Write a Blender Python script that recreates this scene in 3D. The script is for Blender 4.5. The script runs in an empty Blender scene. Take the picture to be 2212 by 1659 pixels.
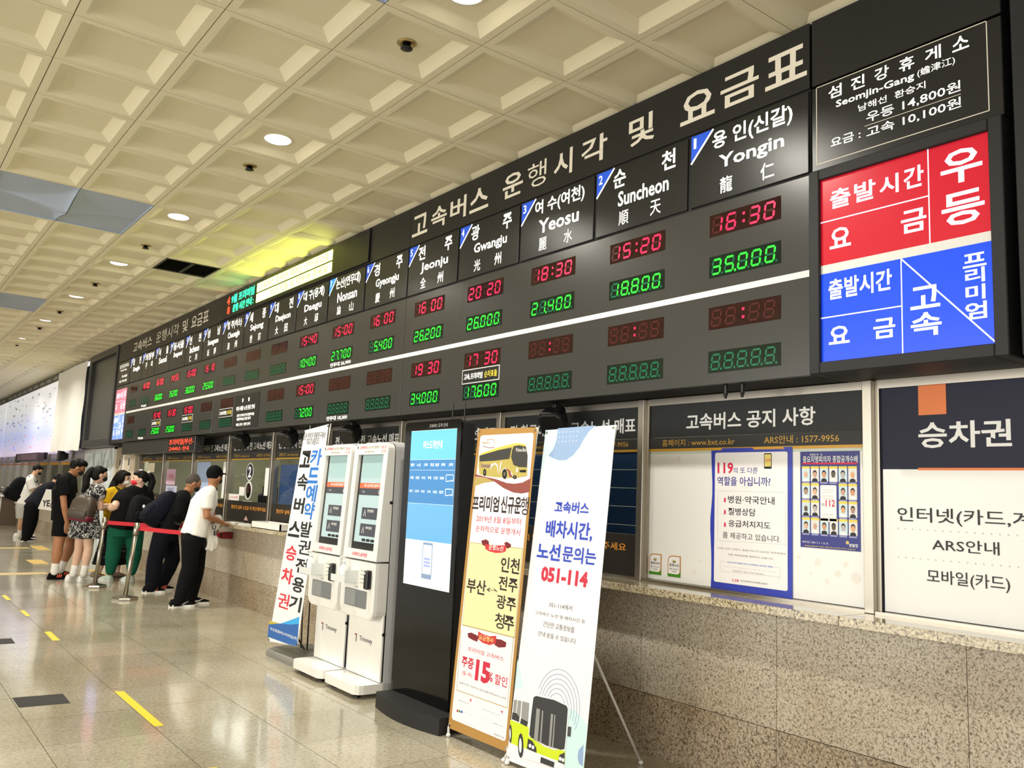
import bpy, math, random
from mathutils import Vector, Matrix
random.seed(7)
SC = bpy.context.scene
COL = SC.collection

# ---------------------------------------------------------------- camera, world, light, exposure
YAW, PITCH, ROLL, FPX, CAMH = 0.65083386, 0.12984945, 0.04162263, 1833.82532, 1.42002
def _basis():
    f = Vector((math.sin(YAW)*math.cos(PITCH), math.cos(YAW)*math.cos(PITCH), math.sin(PITCH)))
    r = Vector((math.cos(YAW), -math.sin(YAW), 0)); u = r.cross(f)
    return r*math.cos(ROLL)+u*math.sin(ROLL), -r*math.sin(ROLL)+u*math.cos(ROLL), f
CR, CU, CF = _basis(); CAM = Vector((0, 0, CAMH))
cam = bpy.data.cameras.new('camera'); cam.sensor_width = 36; cam.sensor_fit = 'HORIZONTAL'
cam.lens = FPX/2212*36; cam.clip_start = 0.05; cam.clip_end = 300
camo = bpy.data.objects.new('camera', cam); COL.objects.link(camo)
camo.matrix_world = Matrix(((CR.x, CU.x, -CF.x, CAM.x), (CR.y, CU.y, -CF.y, CAM.y), (CR.z, CU.z, -CF.z, CAM.z), (0, 0, 0, 1)))
SC.camera = camo

def s2l(c):
    c = c/255
    return c/12.92 if c <= .04045 else ((c+.055)/1.055)**2.4
def lin(rgb): return tuple(s2l(x) for x in rgb)

w = bpy.data.worlds.new('hall_surroundings'); SC.world = w; w.use_nodes = True
bg = w.node_tree.nodes['Background']; bg.inputs[0].default_value = (1.0, .97, .92, 1); bg.inputs[1].default_value = WORLD_STRENGTH = 0.66

def area(name, loc, rot, sx, sy, power, color=(1, 1, 1), spread=math.pi):
    l = bpy.data.lights.new(name, 'AREA'); l.shape = 'RECTANGLE'; l.size = sx; l.size_y = sy; l.energy = power; l.color = color; l.spread = spread
    o = bpy.data.objects.new(name, l); COL.objects.link(o); o.location = loc; o.rotation_euler = rot
    return o
# daylight from the glazed front of the hall, far to the left
area('daylight_front', (-9.5, 1, 2.2), (0, math.radians(-90), 0), 3.4, 22, 900, (1, .98, .95))
DOWNLIGHT_W = 34

SC.view_settings.view_transform = 'Standard'; SC.view_settings.look = 'None'; SC.view_settings.gamma = 1
SC.view_settings.exposure = 0.38; SC.view_settings.use_curve_mapping = False
SC.cycles.max_bounces = 8; SC.cycles.diffuse_bounces = 4; SC.cycles.glossy_bounces = 4; SC.cycles.transparent_max_bounces = 12
SC.cycles.sample_clamp_indirect = 6; SC.cycles.caustics_reflective = False; SC.cycles.caustics_refractive = False

# ---------------------------------------------------------------- measuring helpers (2212 x 1659 photograph)
def ray(px, py): return CF+CR*((px-1106)/FPX)-CU*((py-829.5)/FPX)
def onX(px, py, c): d = ray(px, py); return CAM+d*(c/d.x)
def onY(px, py, c): d = ray(px, py); return CAM+d*(c/d.y)
def onZ(px, py, c): d = ray(px, py); return CAM+d*((c-CAMH)/d.z)
def crop(x0, y0, s): return lambda a, b: (x0+a*s, y0+b*s)
class Surf:
    """a flat face: origin, unit right, unit up; u, v in metres"""
    def __init__(s, o, ex, ey):
        s.o = Vector(o); s.ex = Vector(ex).normalized(); e = Vector(ey); s.ey = (e-s.ex*e.dot(s.ex)).normalized(); s.n = s.ex.cross(s.ey)
    def uv(s, p):
        d = ray(*p); t = (s.o-CAM).dot(s.n)/d.dot(s.n); q = CAM+d*t-s.o
        return q.dot(s.ex), q.dot(s.ey)
    def pt(s, u, v, h=0): return s.o+s.ex*u+s.ey*v+s.n*h
def wallS(x): return Surf((x, 0, 0), (0, -1, 0), (0, 0, 1))

# ---------------------------------------------------------------- materials
MATS = {}
def M(name, rgb=(200, 200, 200), rough=.5, metal=0, emit=0, ecol=None, spec=.5, coat=0, bump=None, tint=None, trans=0):
    """bump=(scale, strength, distance); tint=(scale, (rgb2), low, high) mixes a noise patch of another colour"""
    if name in MATS: return MATS[name]
    m = bpy.data.materials.new(name); m.use_nodes = True; nt = m.node_tree; b = nt.nodes['Principled BSDF']
    c = lin(rgb); b.inputs['Base Color'].default_value = (*c, 1); b.inputs['Roughness'].default_value = rough; b.inputs['Metallic'].default_value = metal
    b.inputs['Specular IOR Level'].default_value = spec
    if coat: b.inputs['Coat Weight'].default_value = coat; b.inputs['Coat Roughness'].default_value = .08
    if emit:
        e = lin(ecol or rgb); b.inputs['Emission Color'].default_value = (*e, 1); b.inputs['Emission Strength'].default_value = emit
    tc = None
    if bump or tint: tc = nt.nodes.new('ShaderNodeTexCoord')
    if tint:
        n = nt.nodes.new('ShaderNodeTexNoise'); n.inputs['Scale'].default_value = tint[0]; n.inputs['Detail'].default_value = 5
        r = nt.nodes.new('ShaderNodeValToRGB'); r.color_ramp.elements[0].position = tint[2]; r.color_ramp.elements[1].position = tint[3]
        r.color_ramp.elements[0].color = (*c, 1); r.color_ramp.elements[1].color = (*lin(tint[1]), 1)
        nt.links.new(tc.outputs['Object'], n.inputs['Vector']); nt.links.new(n.outputs['Fac'], r.inputs['Fac']); nt.links.new(r.outputs['Color'], b.inputs['Base Color'])
    if bump:
        n = nt.nodes.new('ShaderNodeTexNoise'); n.inputs['Scale'].default_value = bump[0]; n.inputs['Detail'].default_value = 3
        k = nt.nodes.new('ShaderNodeBump'); k.inputs['Strength'].default_value = bump[1]; k.inputs['Distance'].default_value = bump[2]
        nt.links.new(tc.outputs['Object'], n.inputs['Vector']); nt.links.new(n.outputs['Fac'], k.inputs['Height']); nt.links.new(k.outputs['Normal'], b.inputs['Normal'])
    MATS[name] = m
    return m
def granite(name, light, mid, dark, scale, rough, p1=.36, p2=.5, cloud=None, coat=0, world=True):
    m = bpy.data.materials.new(name); m.use_nodes = True; nt = m.node_tree; b = nt.nodes['Principled BSDF']
    g = nt.nodes.new('ShaderNodeNewGeometry')
    n = nt.nodes.new('ShaderNodeTexNoise'); n.inputs['Scale'].default_value = scale; n.inputs['Detail'].default_value = 4; n.inputs['Roughness'].default_value = .62; n.inputs['Distortion'].default_value = .8
    r = nt.nodes.new('ShaderNodeValToRGB'); e = r.color_ramp.elements; e[0].position = p1; e[0].color = (*lin(dark), 1); e[1].position = p2; e[1].color = (*lin(mid), 1)
    x = e.new(min(.95, p2+.17)); x.color = (*lin(light), 1)
    nt.links.new(g.outputs['Position'], n.inputs['Vector']); nt.links.new(n.outputs['Fac'], r.inputs['Fac'])
    last = r.outputs['Color']
    if cloud:
        n2 = nt.nodes.new('ShaderNodeTexNoise'); n2.inputs['Scale'].default_value = cloud[0]; n2.inputs['Detail'].default_value = 3
        r2 = nt.nodes.new('ShaderNodeValToRGB'); r2.color_ramp.elements[0].position = .35; r2.color_ramp.elements[1].position = .7
        r2.color_ramp.elements[0].color = (*lin(cloud[1]), 1); r2.color_ramp.elements[1].color = (1, 1, 1, 1)
        mx = nt.nodes.new('ShaderNodeMix'); mx.data_type = 'RGBA'; mx.blend_type = 'MULTIPLY'; mx.inputs[0].default_value = 1
        nt.links.new(g.outputs['Position'], n2.inputs['Vector']); nt.links.new(n2.outputs['Fac'], r2.inputs['Fac'])
        nt.links.new(last, mx.inputs[6]); nt.links.new(r2.outputs['Color'], mx.inputs[7]); last = mx.outputs[2]
    oi = nt.nodes.new('ShaderNodeObjectInfo'); mr = nt.nodes.new('ShaderNodeMapRange'); mr.inputs[3].default_value = .9; mr.inputs[4].default_value = 1.04
    mm = nt.nodes.new('ShaderNodeMix'); mm.data_type = 'RGBA'; mm.blend_type = 'MULTIPLY'; mm.inputs[0].default_value = 1
    nt.links.new(oi.outputs['Random'], mr.inputs[0]); nt.links.new(last, mm.inputs[6]); nt.links.new(mr.outputs[0], mm.inputs[7]); last = mm.outputs[2]
    nt.links.new(last, b.inputs['Base Color']); b.inputs['Roughness'].default_value = rough
    if coat: b.inputs['Coat Weight'].default_value = coat; b.inputs['Coat Roughness'].default_value = .06
    MATS[name] = m
    return m
def glass(name, tint=(235, 240, 240), base=.06):
    m = bpy.data.materials.new(name); m.use_nodes = True; nt = m.node_tree; nt.nodes.remove(nt.nodes['Principled BSDF'])
    t = nt.nodes.new('ShaderNodeBsdfTransparent'); t.inputs[0].default_value = (*lin(tint), 1)
    g = nt.nodes.new('ShaderNodeBsdfGlossy'); g.inputs['Roughness'].default_value = .03
    f = nt.nodes.new('ShaderNodeFresnel'); f.inputs[0].default_value = 1.5
    x = nt.nodes.new('ShaderNodeMixShader'); nt.links.new(f.outputs[0], x.inputs[0]); nt.links.new(t.outputs[0], x.inputs[1]); nt.links.new(g.outputs[0], x.inputs[2])
    nt.links.new(x.outputs[0], nt.nodes['Material Output'].inputs[0]); MATS[name] = m
    return m

# ---------------------------------------------------------------- mesh helpers
ORIGIN = {}
class MB:
    """collects verts and faces in world coordinates; build() links them as ONE mesh object"""
    def __init__(s): s.v = []; s.f = []
    def add(s, vs, fs):
        o = len(s.v); s.v += [tuple(x) for x in vs]; s.f += [tuple(i+o for i in f) for f in fs]; return s
    def box(s, x0, x1, y0, y1, z0, z1, b=0):
        x0, x1 = min(x0, x1), max(x0, x1); y0, y1 = min(y0, y1), max(y0, y1); z0, z1 = min(z0, z1), max(z0, z1)
        if b:
            b = min(b, (x1-x0)*.49, (y1-y0)*.49, (z1-z0)*.49)
            vs = []
            for X, a in ((x0, b), (x1, -b)):
                for Y, c in ((y0, b), (y1, -b)):
                    for Z, d in ((z0, b), (z1, -b)):
                        vs += [(X, Y+c, Z+d), (X+a, Y, Z+d), (X+a, Y+c, Z)]
            def q(i, j, k, t): return ((i*2+j)*2+k)*3+t
            fs = []
            for i in (0, 1): fs.append([q(i, 0, 0, 0), q(i, 0, 1, 0), q(i, 1, 1, 0), q(i, 1, 0, 0)][::1 if i == 0 else -1])
            for j in (0, 1): fs.append([q(0, j, 0, 1), q(1, j, 0, 1), q(1, j, 1, 1), q(0, j, 1, 1)][::1 if j == 0 else -1])
            for k in (0, 1): fs.append([q(0, 0, k, 2), q(0, 1, k, 2), q(1, 1, k, 2), q(1, 0, k, 2)][::1 if k == 0 else -1])
            for j in (0, 1):
                for k in (0, 1): fs.append([q(0, j, k, 1), q(1, j, k, 1), q(1, j, k, 2), q(0, j, k, 2)][::1 if (j+k) % 2 else -1])
            for i in (0, 1):
                for k in (0, 1): fs.append([q(i, 0, k, 0), q(i, 1, k, 0), q(i, 1, k, 2), q(i, 0, k, 2)][::1 if (i+k) % 2 == 0 else -1])
            for i in (0, 1):
                for j in (0, 1): fs.append([q(i, j, 0, 0), q(i, j, 1, 0), q(i, j, 1, 1), q(i, j, 0, 1)][::1 if (i+j) % 2 else -1])
            for i in (0, 1):
                for j in (0, 1):
                    for k in (0, 1): fs.append([q(i, j, k, 0), q(i, j, k, 1), q(i, j, k, 2)][::1 if (i+j+k) % 2 == 0 else -1])
            return s.add(vs, fs)
        vs = [(x, y, z) for x in (x0, x1) for y in (y0, y1) for z in (z0, z1)]
        return s.add(vs, [(0, 1, 3, 2), (4, 6, 7, 5), (0, 4, 5, 1), (2, 3, 7, 6), (0, 2, 6, 4), (1, 5, 7, 3)])
    def prism(s, poly, fn, h0, h1):
        """poly = list of (u, v) counter-clockwise; fn(u, v, h) -> point; extruded from h0 to h1"""
        n = len(poly); vs = [fn(u, v, h0) for u, v in poly]+[fn(u, v, h1) for u, v in poly]
        fs = [tuple(range(n))[::-1], tuple(range(n, 2*n))]+[(i, (i+1) % n, n+(i+1) % n, n+i) for i in range(n)]
        return s.add(vs, fs)
    def plate(s, S, u0, v0, u1, v1, h0, h1): return s.prism([(u0, v0), (u1, v0), (u1, v1), (u0, v1)], S.pt, h0, h1)
    def face(s, S, poly, h): return s.add([S.pt(u, v, h) for u, v in poly], [tuple(range(len(poly)))])
    def strip(s, S, path, wd, h):
        """flat ribbon along (u, v) points"""
        L = []; R = []
        for i, (u, v) in enumerate(path):
            a = path[max(0, i-1)]; b = path[min(len(path)-1, i+1)]; dx, dy = b[0]-a[0], b[1]-a[1]; l = math.hypot(dx, dy) or 1
            L.append((u-dy/l*wd/2, v+dx/l*wd/2)); R.append((u+dy/l*wd/2, v-dx/l*wd/2))
        n = len(path)
        return s.add([S.pt(*p, h) for p in L+R], [(n+i, n+i+1, i+1, i) for i in range(n-1)])
    def tube(s, pts, rad, n=10, caps=True):
        pts = [Vector(p) for p in pts]; rs = rad if isinstance(rad, (list, tuple)) else [rad]*len(pts)
        vs = []; fs = []; prev = None
        for i, p in enumerate(pts):
            t = (pts[min(i+1, len(pts)-1)]-pts[max(i-1, 0)]).normalized()
            a = prev-t*prev.dot(t) if prev is not None else t.orthogonal()
            if a.length < 1e-6: a = t.orthogonal()
            a.normalize(); prev = a; b = t.cross(a)
            for k in range(n):
                q = 2*math.pi*k/n; vs.append(p+a*(rs[i]*math.cos(q))+b*(rs[i]*math.sin(q)))
        for i in range(len(pts)-1):
            for k in range(n): fs.append((i*n+k, i*n+(k+1) % n, (i+1)*n+(k+1) % n, (i+1)*n+k))
        if caps: fs.append(tuple(range(n))[::-1]); fs.append(tuple(range((len(pts)-1)*n, len(pts)*n)))
        return s.add(vs, fs)
    def loft(s, rings, caps=True):
        n = len(rings[0]); vs = [p for r in rings for p in r]; fs = []
        for i in range(len(rings)-1):
            for k in range(n): fs.append((i*n+k, i*n+(k+1) % n, (i+1)*n+(k+1) % n, (i+1)*n+k))
        if caps: fs.append(tuple(range(n))[::-1]); fs.append(tuple(range((len(rings)-1)*n, len(rings)*n)))
        return s.add(vs, fs)
    def lathe(s, c, prof, n=24, axis=(0, 0, 1)):
        ax = Vector(axis).normalized(); a = ax.orthogonal().normalized(); b = ax.cross(a); c = Vector(c)
        return s.loft([[c+ax*z+(a*math.cos(2*math.pi*k/n)+b*math.sin(2*math.pi*k/n))*r for k in range(n)] for r, z in prof])
    def ell(s, c, r, axes=None, nu=16, nv=10, keep=None):
        c = Vector(c); A = axes or (Vector((1, 0, 0)), Vector((0, 1, 0)), Vector((0, 0, 1)))
        vs = []; fs = []
        for j in range(nv+1):
            th = math.pi*j/nv
            for i in range(nu):
                ph = 2*math.pi*i/nu
                vs.append((math.sin(th)*math.cos(ph), math.sin(th)*math.sin(ph), -math.cos(th)))
        for j in range(nv):
            for i in range(nu):
                f = (j*nu+i, j*nu+(i+1) % nu, (j+1)*nu+(i+1) % nu, (j+1)*nu+i)
                if keep:
                    m = [sum(vs[k][q] for k in f)/4 for q in range(3)]
                    if not keep(*m): continue
                fs.append(f)
        return s.add([c+A[0]*(x*r[0])+A[1]*(y*r[1])+A[2]*(z*r[2]) for x, y, z in vs], fs)
    def mesh(s, name, mat, off=(0, 0, 0), smooth=False):
        me = bpy.data.meshes.new(name); o = Vector(off)
        me.from_pydata([Vector(x)-o for x in s.v], [], s.f); me.update()
        for m in (mat if isinstance(mat, (list, tuple)) else [mat]): me.materials.append(m)
        if smooth: me.polygons.foreach_set('use_smooth', [True]*len(me.polygons))
        return me
    def build(s, name, mat, parent=None, smooth=False, at=None):
        off = ORIGIN[parent.name] if parent else Vector(at or (0, 0, 0))
        o = bpy.data.objects.new(name, s.mesh(name, mat, off, smooth)); COL.objects.link(o)
        if parent: o.parent = parent
        else: o.location = off
        ORIGIN[o.name] = off
        return o
def tag(o, label=None, cat=None, group=None, kind=None):
    if label: o['label'] = label
    if cat: o['category'] = cat
    if group: o['group'] = group
    if kind: o['kind'] = kind
    return o
def thing(name, loc, label, cat, group=None):
    o = bpy.data.objects.new(name, None); COL.objects.link(o); o.location = loc; o.empty_display_size = .1
    ORIGIN[o.name] = Vector(loc)
    return tag(o, label, cat, group)
def struct(name, loc=(0, 0, 0)):
    o = bpy.data.objects.new(name, None); COL.objects.link(o); o.location = loc; ORIGIN[o.name] = Vector(loc); o['kind'] = 'structure'
    return o
def share(src, name, parent, loc):
    o = bpy.data.objects.new(name, src); COL.objects.link(o); o.parent = parent; o.location = loc
    return o
def copy_tree(o, parent=None, delta=None):
    c = o.copy(); COL.objects.link(c)
    if parent: c.parent = parent
    elif delta is not None: c.location = o.location+Vector(delta)
    ORIGIN[c.name] = ORIGIN.get(o.name, Vector())+(Vector(delta) if delta is not None else Vector())
    for ch in list(o.children): copy_tree(ch, c, delta)
    return c

# ---------------------------------------------------------------- lettering
_TX = {}
_TS = bpy.data.scenes.new('lettering_workbench'); _TC = bpy.data.curves.new('lettering', 'FONT'); _TO = bpy.data.objects.new('lettering', _TC); _TS.collection.objects.link(_TO)
def glyphs(s, bold=0.0, res=2):
    k = (s, bold, res)
    if k not in _TX:
        _TC.body = s; _TC.resolution_u = res; _TC.offset = bold
        with bpy.context.temp_override(scene=_TS, view_layer=_TS.view_layers[0]): dg = bpy.context.evaluated_depsgraph_get()
        e = _TO.evaluated_get(dg); me = e.to_mesh()
        v = [(a.co.x, a.co.y) for a in me.vertices]; f = [tuple(p.vertices) for p in me.polygons]
        e.to_mesh_clear()
        x0 = min(a for a, b in v); x1 = max(a for a, b in v); y0 = min(b for a, b in v); y1 = max(b for a, b in v)
        _TX[k] = ([((a-x0)/(x1-x0), (b-y0)/(y1-y0)) for a, b in v], f, (x1-x0)/(y1-y0))
    return _TX[k]
def put(mb, S, s, u0, v0, u1, v1, h=.0012, bold=0.0, res=2, slant=0.0):
    """fit the string into the box u0..u1, v0..v1 of surface S"""
    v, f, asp = glyphs(s, bold, res)
    return mb.add([S.pt(u0+(u1-u0)*a+slant*(v1-v0)*b, v0+(v1-v0)*b, h) for a, b in v], f)
def putp(mb, S, s, tl, br, h=.0012, bold=0.0, res=2, slant=0.0):
    a = S.uv(tl); b = S.uv(br)
    return put(mb, S, s, a[0], b[1], b[0], a[1], h, bold, res, slant)
def disc(S, u, v, ru, rv=None, n=20, a0=0, a1=2*math.pi):
    rv = rv or ru
    return [(u+ru*math.cos(a0+(a1-a0)*k/n), v+rv*math.sin(a0+(a1-a0)*k/n)) for k in range(n+(0 if a1-a0 > 6.28 else 1))]
def rrect(u0, v0, u1, v1, r, n=5):
    P = []
    for cx, cy, a in ((u1-r, v0+r, -90), (u1-r, v1-r, 0), (u0+r, v1-r, 90), (u0+r, v0+r, 180)):
        P += [(cx+r*math.cos(math.radians(a+90*k/n)), cy+r*math.sin(math.radians(a+90*k/n))) for k in range(n+1)]
    return P
# ---------------------------------------------------------------- shared materials
m_cream = M('ceiling_cream', (240, 231, 200), .62, bump=(3, .08, .01), tint=(1.6, (244, 237, 210), .35, .65))
m_blue_ceiling = M('ceiling_blue', (178, 192, 216), .6)
m_plenum = M('ceiling_void', (60, 55, 45), .9)
m_granite_floor = granite('granite_floor', (205, 200, 183), (190, 184, 166), (158, 150, 130), 55, .15, .33, .47, cloud=(1.1, (224, 220, 208)), coat=.35)
m_grout = M('floor_grout', (96, 82, 58), .8)
m_granite_wall = granite('granite_wall', (224, 218, 204), (203, 195, 178), (116, 104, 86), 105, .42, .38, .49, cloud=(.9, (216, 205, 190)))
m_granite_low = granite('granite_wall_flamed', (216, 206, 188), (188, 176, 156), (98, 84, 66), 85, .5, .39, .51, cloud=(1.2, (206, 192, 172)))
m_granite_ledge = granite('granite_ledge', (222, 212, 182), (192, 178, 146), (84, 68, 46), 78, .09, .37, .5, coat=.6)
m_steel = M('brushed_steel', (168, 161, 148), .32, 1.0, bump=(220, .05, .001))
m_steel_dark = M('dull_steel', (120, 118, 112), .35, 1.0)
m_black = M('black_paint', (16, 16, 17), .4)
m_matte_black = M('matte_black_plastic', (22, 22, 23), .6)
m_white = M('white_panel', (240, 240, 236), .35)
m_white_letter = M('white_lettering', (245, 245, 242), .5)
m_gold_letter = M('gold_lettering', (205, 160, 60), .5)
m_gold = M('gold_stripe', (214, 160, 40), .4)
m_orange_letter = M('orange_lettering', (224, 150, 50), .5)
m_black_letter = M('black_lettering', (20, 20, 22), .5)
m_wall_paint = M('wall_paint_dark', (58, 57, 54), .7)
m_beige = M('beige_paint', (205, 192, 168), .55)
m_glass = glass('window_glass')

# ---------------------------------------------------------------- ceiling: coffered panels on a 0.603 x 0.597 m grid
CX0, CPX, CY0, CPY, CZ = .6475, .60277, 4.8185, .59703, 3.851
ceil = struct('ceiling')
MB().box(-13, 3.9, -5, 47, CZ+.16, CZ+.2).build('ceiling_slab', m_plenum, ceil)
def coffer_faces(mb, x, y, hx, hy):
    g = .003; x0, x1, y0, y1 = x-hx+g, x+hx-g, y-hy+g, y+hy-g
    def ring(d, z): return [(x0+d, y0+d, z), (x1-d, y0+d, z), (x1-d, y1-d, z), (x0+d, y1-d, z)]
    R = [ring(0, CZ+.03), ring(0, CZ), ring(.045, CZ), ring(.115, CZ+.036)]
    vs = [p for r in R for p in r]; fs = []
    for i in range(3):
        for k in range(4): fs.append((i*4+(k+1) % 4, i*4+k, (i+1)*4+k, (i+1)*4+(k+1) % 4))
    fs.append((12, 15, 14, 13))
    mb.add(vs, fs)
mb = MB(); coffer_faces(mb, 0, 0, CPX/2, CPY/2); coffer_me = mb.mesh('ceiling_panel', m_cream)
blue_cells = {(i, j) for jj in (-4, 5, 14, 23, 32) for i in (0, 1) for j in (jj, jj+1)}
vent_cells = {(3, 8)}
def project(P):
    d = Vector(P)-CAM; z = d.dot(CF)
    if z < .1: return None
    return 1106+FPX*d.dot(CR)/z, 829.5-FPX*d.dot(CU)/z, z
cells = []
for i in range(-22, 5):
    for j in range(-15, 70):
        if (i, j) in blue_cells or (i, j) in vent_cells: continue
        x, y = CX0+CPX*(i+.5), CY0+CPY*(j+.5); p = project((x, y, CZ))
        see = p is not None and -60 < p[0] < 2270 and -60 < p[1] < 1000
        cells.append((0 if see else 1, p[2] if p else 99, x, y))
cells.sort()
for k, (a, b, x, y) in enumerate(cells[:300]): share(coffer_me, 'ceiling_panel', ceil, (x, y, 0))
mb = MB()
for a, b, x, y in cells[300:]: coffer_faces(mb, x, y, CPX/2, CPY/2)
tag(mb.build('ceiling_panels', m_cream, ceil), kind='stuff')
# blue relief panels, two per inset, with a four pointed star raised across them
def star_panel(i, j, side):
    x0, x1 = CX0+CPX*i+.003, CX0+CPX*(i+1)-.003; y0, y1 = CY0+CPY*j+.003, CY0+CPY*(j+2)-.003
    n = 26; mb = MB(); vs = []; fs = []
    xc = x1 if side == 0 else x0; yc = (y0+y1)/2; L = x1-x0; H = (y1-y0)/2
    for a in range(n+1):
        for b in range(2*n+1):
            x = x0+(x1-x0)*a/n; y = y0+(y1-y0)*b/(2*n)
            u, v = abs(x-xc)/L, abs(y-yc)/H
            e = max(0, 1-(u**.62+v**.62)); vs.append((x, y, CZ+.012-.085*min(e*1.3, 1)))
    for a in range(n):
        for b in range(2*n): k = a*(2*n+1)+b; fs.append((k, k+1, k+2*n+2, k+2*n+1))
    mb.add(vs, fs); star = mb; mb = MB()
    mb.box(x0, x1, y0, y0+.004, CZ, CZ+.06).box(x0, x1, y1-.004, y1, CZ, CZ+.06).box(x0, x0+.004, y0, y1, CZ, CZ+.06).box(x1-.004, x1, y0, y1, CZ, CZ+.06)
    p = mb.build('blue_panel', m_blue_ceiling, ceil); star.build('star_relief', m_blue_ceiling, p, True)
for jj in (-4, 5, 14, 23):
    for i in (0, 1): star_panel(i, jj, i)

# ---------------------------------------------------------------- floor: polished granite tiles 0.592 m
FX0, FY0, FP = 1.5382, 4.6012, .592
floor = struct('floor')
MB().box(-13, 4.4, -5, 47, -.05, -.006).build('floor_bed', m_grout, floor)
tiles = []
for i in range(-24, 4):
    for j in range(-16, 72):
        x, y = FX0+FP*(i+.5), FY0+FP*(j+.5); p = project((x, y, 0))
        see = p is not None and -120 < p[0] < 2330 and p[1] < 1800
        tiles.append((0 if see else 1, p[2] if p else 99, x, y))
tiles.sort()
def tile_me():
    mb = MB(); h = FP/2-.0016; a, b, c = (random.uniform(-.0005, .0005) for _ in range(3))
    mb.add([(sx*h, sy*h, z) for z in (-.0055, 0) for sx, sy in ((-1, -1), (1, -1), (1, 1), (-1, 1))], [(4, 5, 6, 7), (0, 1, 5, 4), (1, 2, 6, 5), (2, 3, 7, 6), (3, 0, 4, 7)])
    mb.v = [(x, y, z+(a*x/h+b*y/h if z == 0 else 0)) for x, y, z in mb.v]
    return mb.mesh('tile', m_granite_floor)
tm = [tile_me() for _ in range(8)]
for k, (a, b, x, y) in enumerate(tiles[:300]): share(tm[k % 8], 'tile', floor, (x, y, 0))
mb = MB(); h = FP/2-.0016
for a, b, x, y in tiles[300:]:
    mb.add([(x+sx*h, y+sy*h, 0) for sx, sy in ((-1, -1), (1, -1), (1, 1), (-1, 1))], [(0, 1, 2, 3)])
tag(mb.build('tiles', m_granite_floor, floor), kind='stuff')

# ---------------------------------------------------------------- right wall: granite base, painted wall above the windows
WX, LZ, BX, GX, MX = 3.731, .936, 3.568, 3.90, 3.85
tag(MB().box(-13, 3.7, 46.5, 46.7, 0, 3.9).build('wall_back', m_beige), kind='structure')
wall = struct('wall_right')
MB().box(WX+.02, WX+.12, -4, 15.55, 0, .89).box(WX+.02, WX+.12, 18.6, 46, 0, .89).build('wall_core', m_wall_paint, wall)
MB().box(3.93, 4.1, -4, 46, 2.03, 3.92).build('wall_upper', m_wall_paint, wall)
for k in range(-5, 15):
    y0 = 1.715+.9199*k; y1 = min(y0+.9199, 15.55)
    if y1-y0 < .1: continue
    MB().box(WX, WX+.03, y0+.0015, y1-.0015, .328, .892).build('granite_slab', m_granite_wall, wall)
    MB().box(WX-.004, WX+.03, y0+.0015, y1-.0015, 0, .325).build('granite_slab', m_granite_low, wall)
for k in range(0, 17):
    y0 = 18.6+.92*k
    MB().box(WX, WX+.03, y0+.0015, y0+.9185, .328, .892).build('granite_slab', m_granite_wall, wall)
    MB().box(WX-.004, WX+.03, y0+.0015, y0+.9185, 0, .325).build('granite_slab', m_granite_low, wall)
led = struct('trim_1', (3.75, 6, .89))
for k in range(-3, 8):
    y0 = 2.216+1.84*k; y1 = min(y0+1.84, 15.55); y0 = max(y0, -3)
    if y1-y0 < .1: continue
    MB().box(3.60, 3.93, y0+.0012, y1-.0012, .894, LZ, .002).build('ledge_slab', m_granite_ledge, led)
led2 = struct('trim_2', (3.75, 26, .89))
for k in range(8):
    MB().box(3.60, 3.93, 18.6+1.95*k+.002, 18.6+1.95*(k+1)-.002, .894, LZ).build('ledge_slab', m_granite_ledge, led2)

# rooms behind the glass
m_room = M('office_wall', (170, 168, 140), .7)
for nm, q in (('wall_office', (6.4, 6.5, -4, 46, 0, 3)), ('ceiling_office', (3.94, 6.4, -4, 46, 2.55, 2.6)), ('floor_office', (3.94, 6.4, -4, 46, -.05, 0)), ('wall_office_side', (3.94, 6.4, 15.2, 15.3, 0, 2.55)), ('wall_office_side', (3.94, 6.4, 18.6, 18.7, 0, 2.55)), ('wall_office_side', (3.94, 6.4, 1.9, 2, 0, 2.55))):
    tag(MB().box(*q).build(nm, m_room), kind='structure')
area('office_light', (5.2, 9.5, 2.5), (0, 0, 0), 1.2, 10, 100, (1, .98, .88))
area('office_light', (5.2, 27, 2.5), (0, 0, 0), 1.2, 14, 130, (1, .97, .9))
area('office_light', (5.2, 17, 2.5), (0, 0, 0), 1.2, 2.6, 60, (1, 1, 1))

# ---------------------------------------------------------------- ticket windows between steel mullions
MUL = [.75, 2.21, 3.715, 5.21, 6.69, 8.18, 9.67, 11.16, 12.65, 14.14, 15.6]
m_hdr = M('header_vinyl', (44, 46, 46), .45, spec=.25); m_hdr2 = M('header_vinyl_band', (56, 56, 54), .45, spec=.25)
m_kick = M('kick_vinyl', (42, 39, 34), .45, spec=.25); m_navy = M('navy_vinyl', (28, 30, 52), .45, spec=.25); m_orange = M('orange_vinyl', (232, 120, 40), .4)
m_blind = M('blue_blind', (44, 92, 158), .6); m_blind2 = M('pale_blue_screen', (120, 150, 200), .5)
G = wallS(GX)
def window(n, kind, y0, y1):
    """y0 < y1; steel frame with the pane and the vinyl bands behind it"""
    w_ = struct('window_%d' % n, (GX, (y0+y1)/2, LZ)); a, b = y0+.026, y1-.026
    MB().box(MX, GX+.05, y1-.025, y1+.025, LZ, 2.045, .003).build('mullion', m_steel, w_)
    MB().box(MX+.03, GX+.03, a, b, 2.004, 2.045).build('top_rail', m_steel, w_)
    MB().box(MX+.005, GX+.03, a, b, LZ, .95).build('bottom_rail', m_steel, w_)
    MB().box(MX+.03, GX+.01, b-.02, b, .95, 2.004).build('inner_strip', m_steel, w_)
    return w_, a, b-.02
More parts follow.
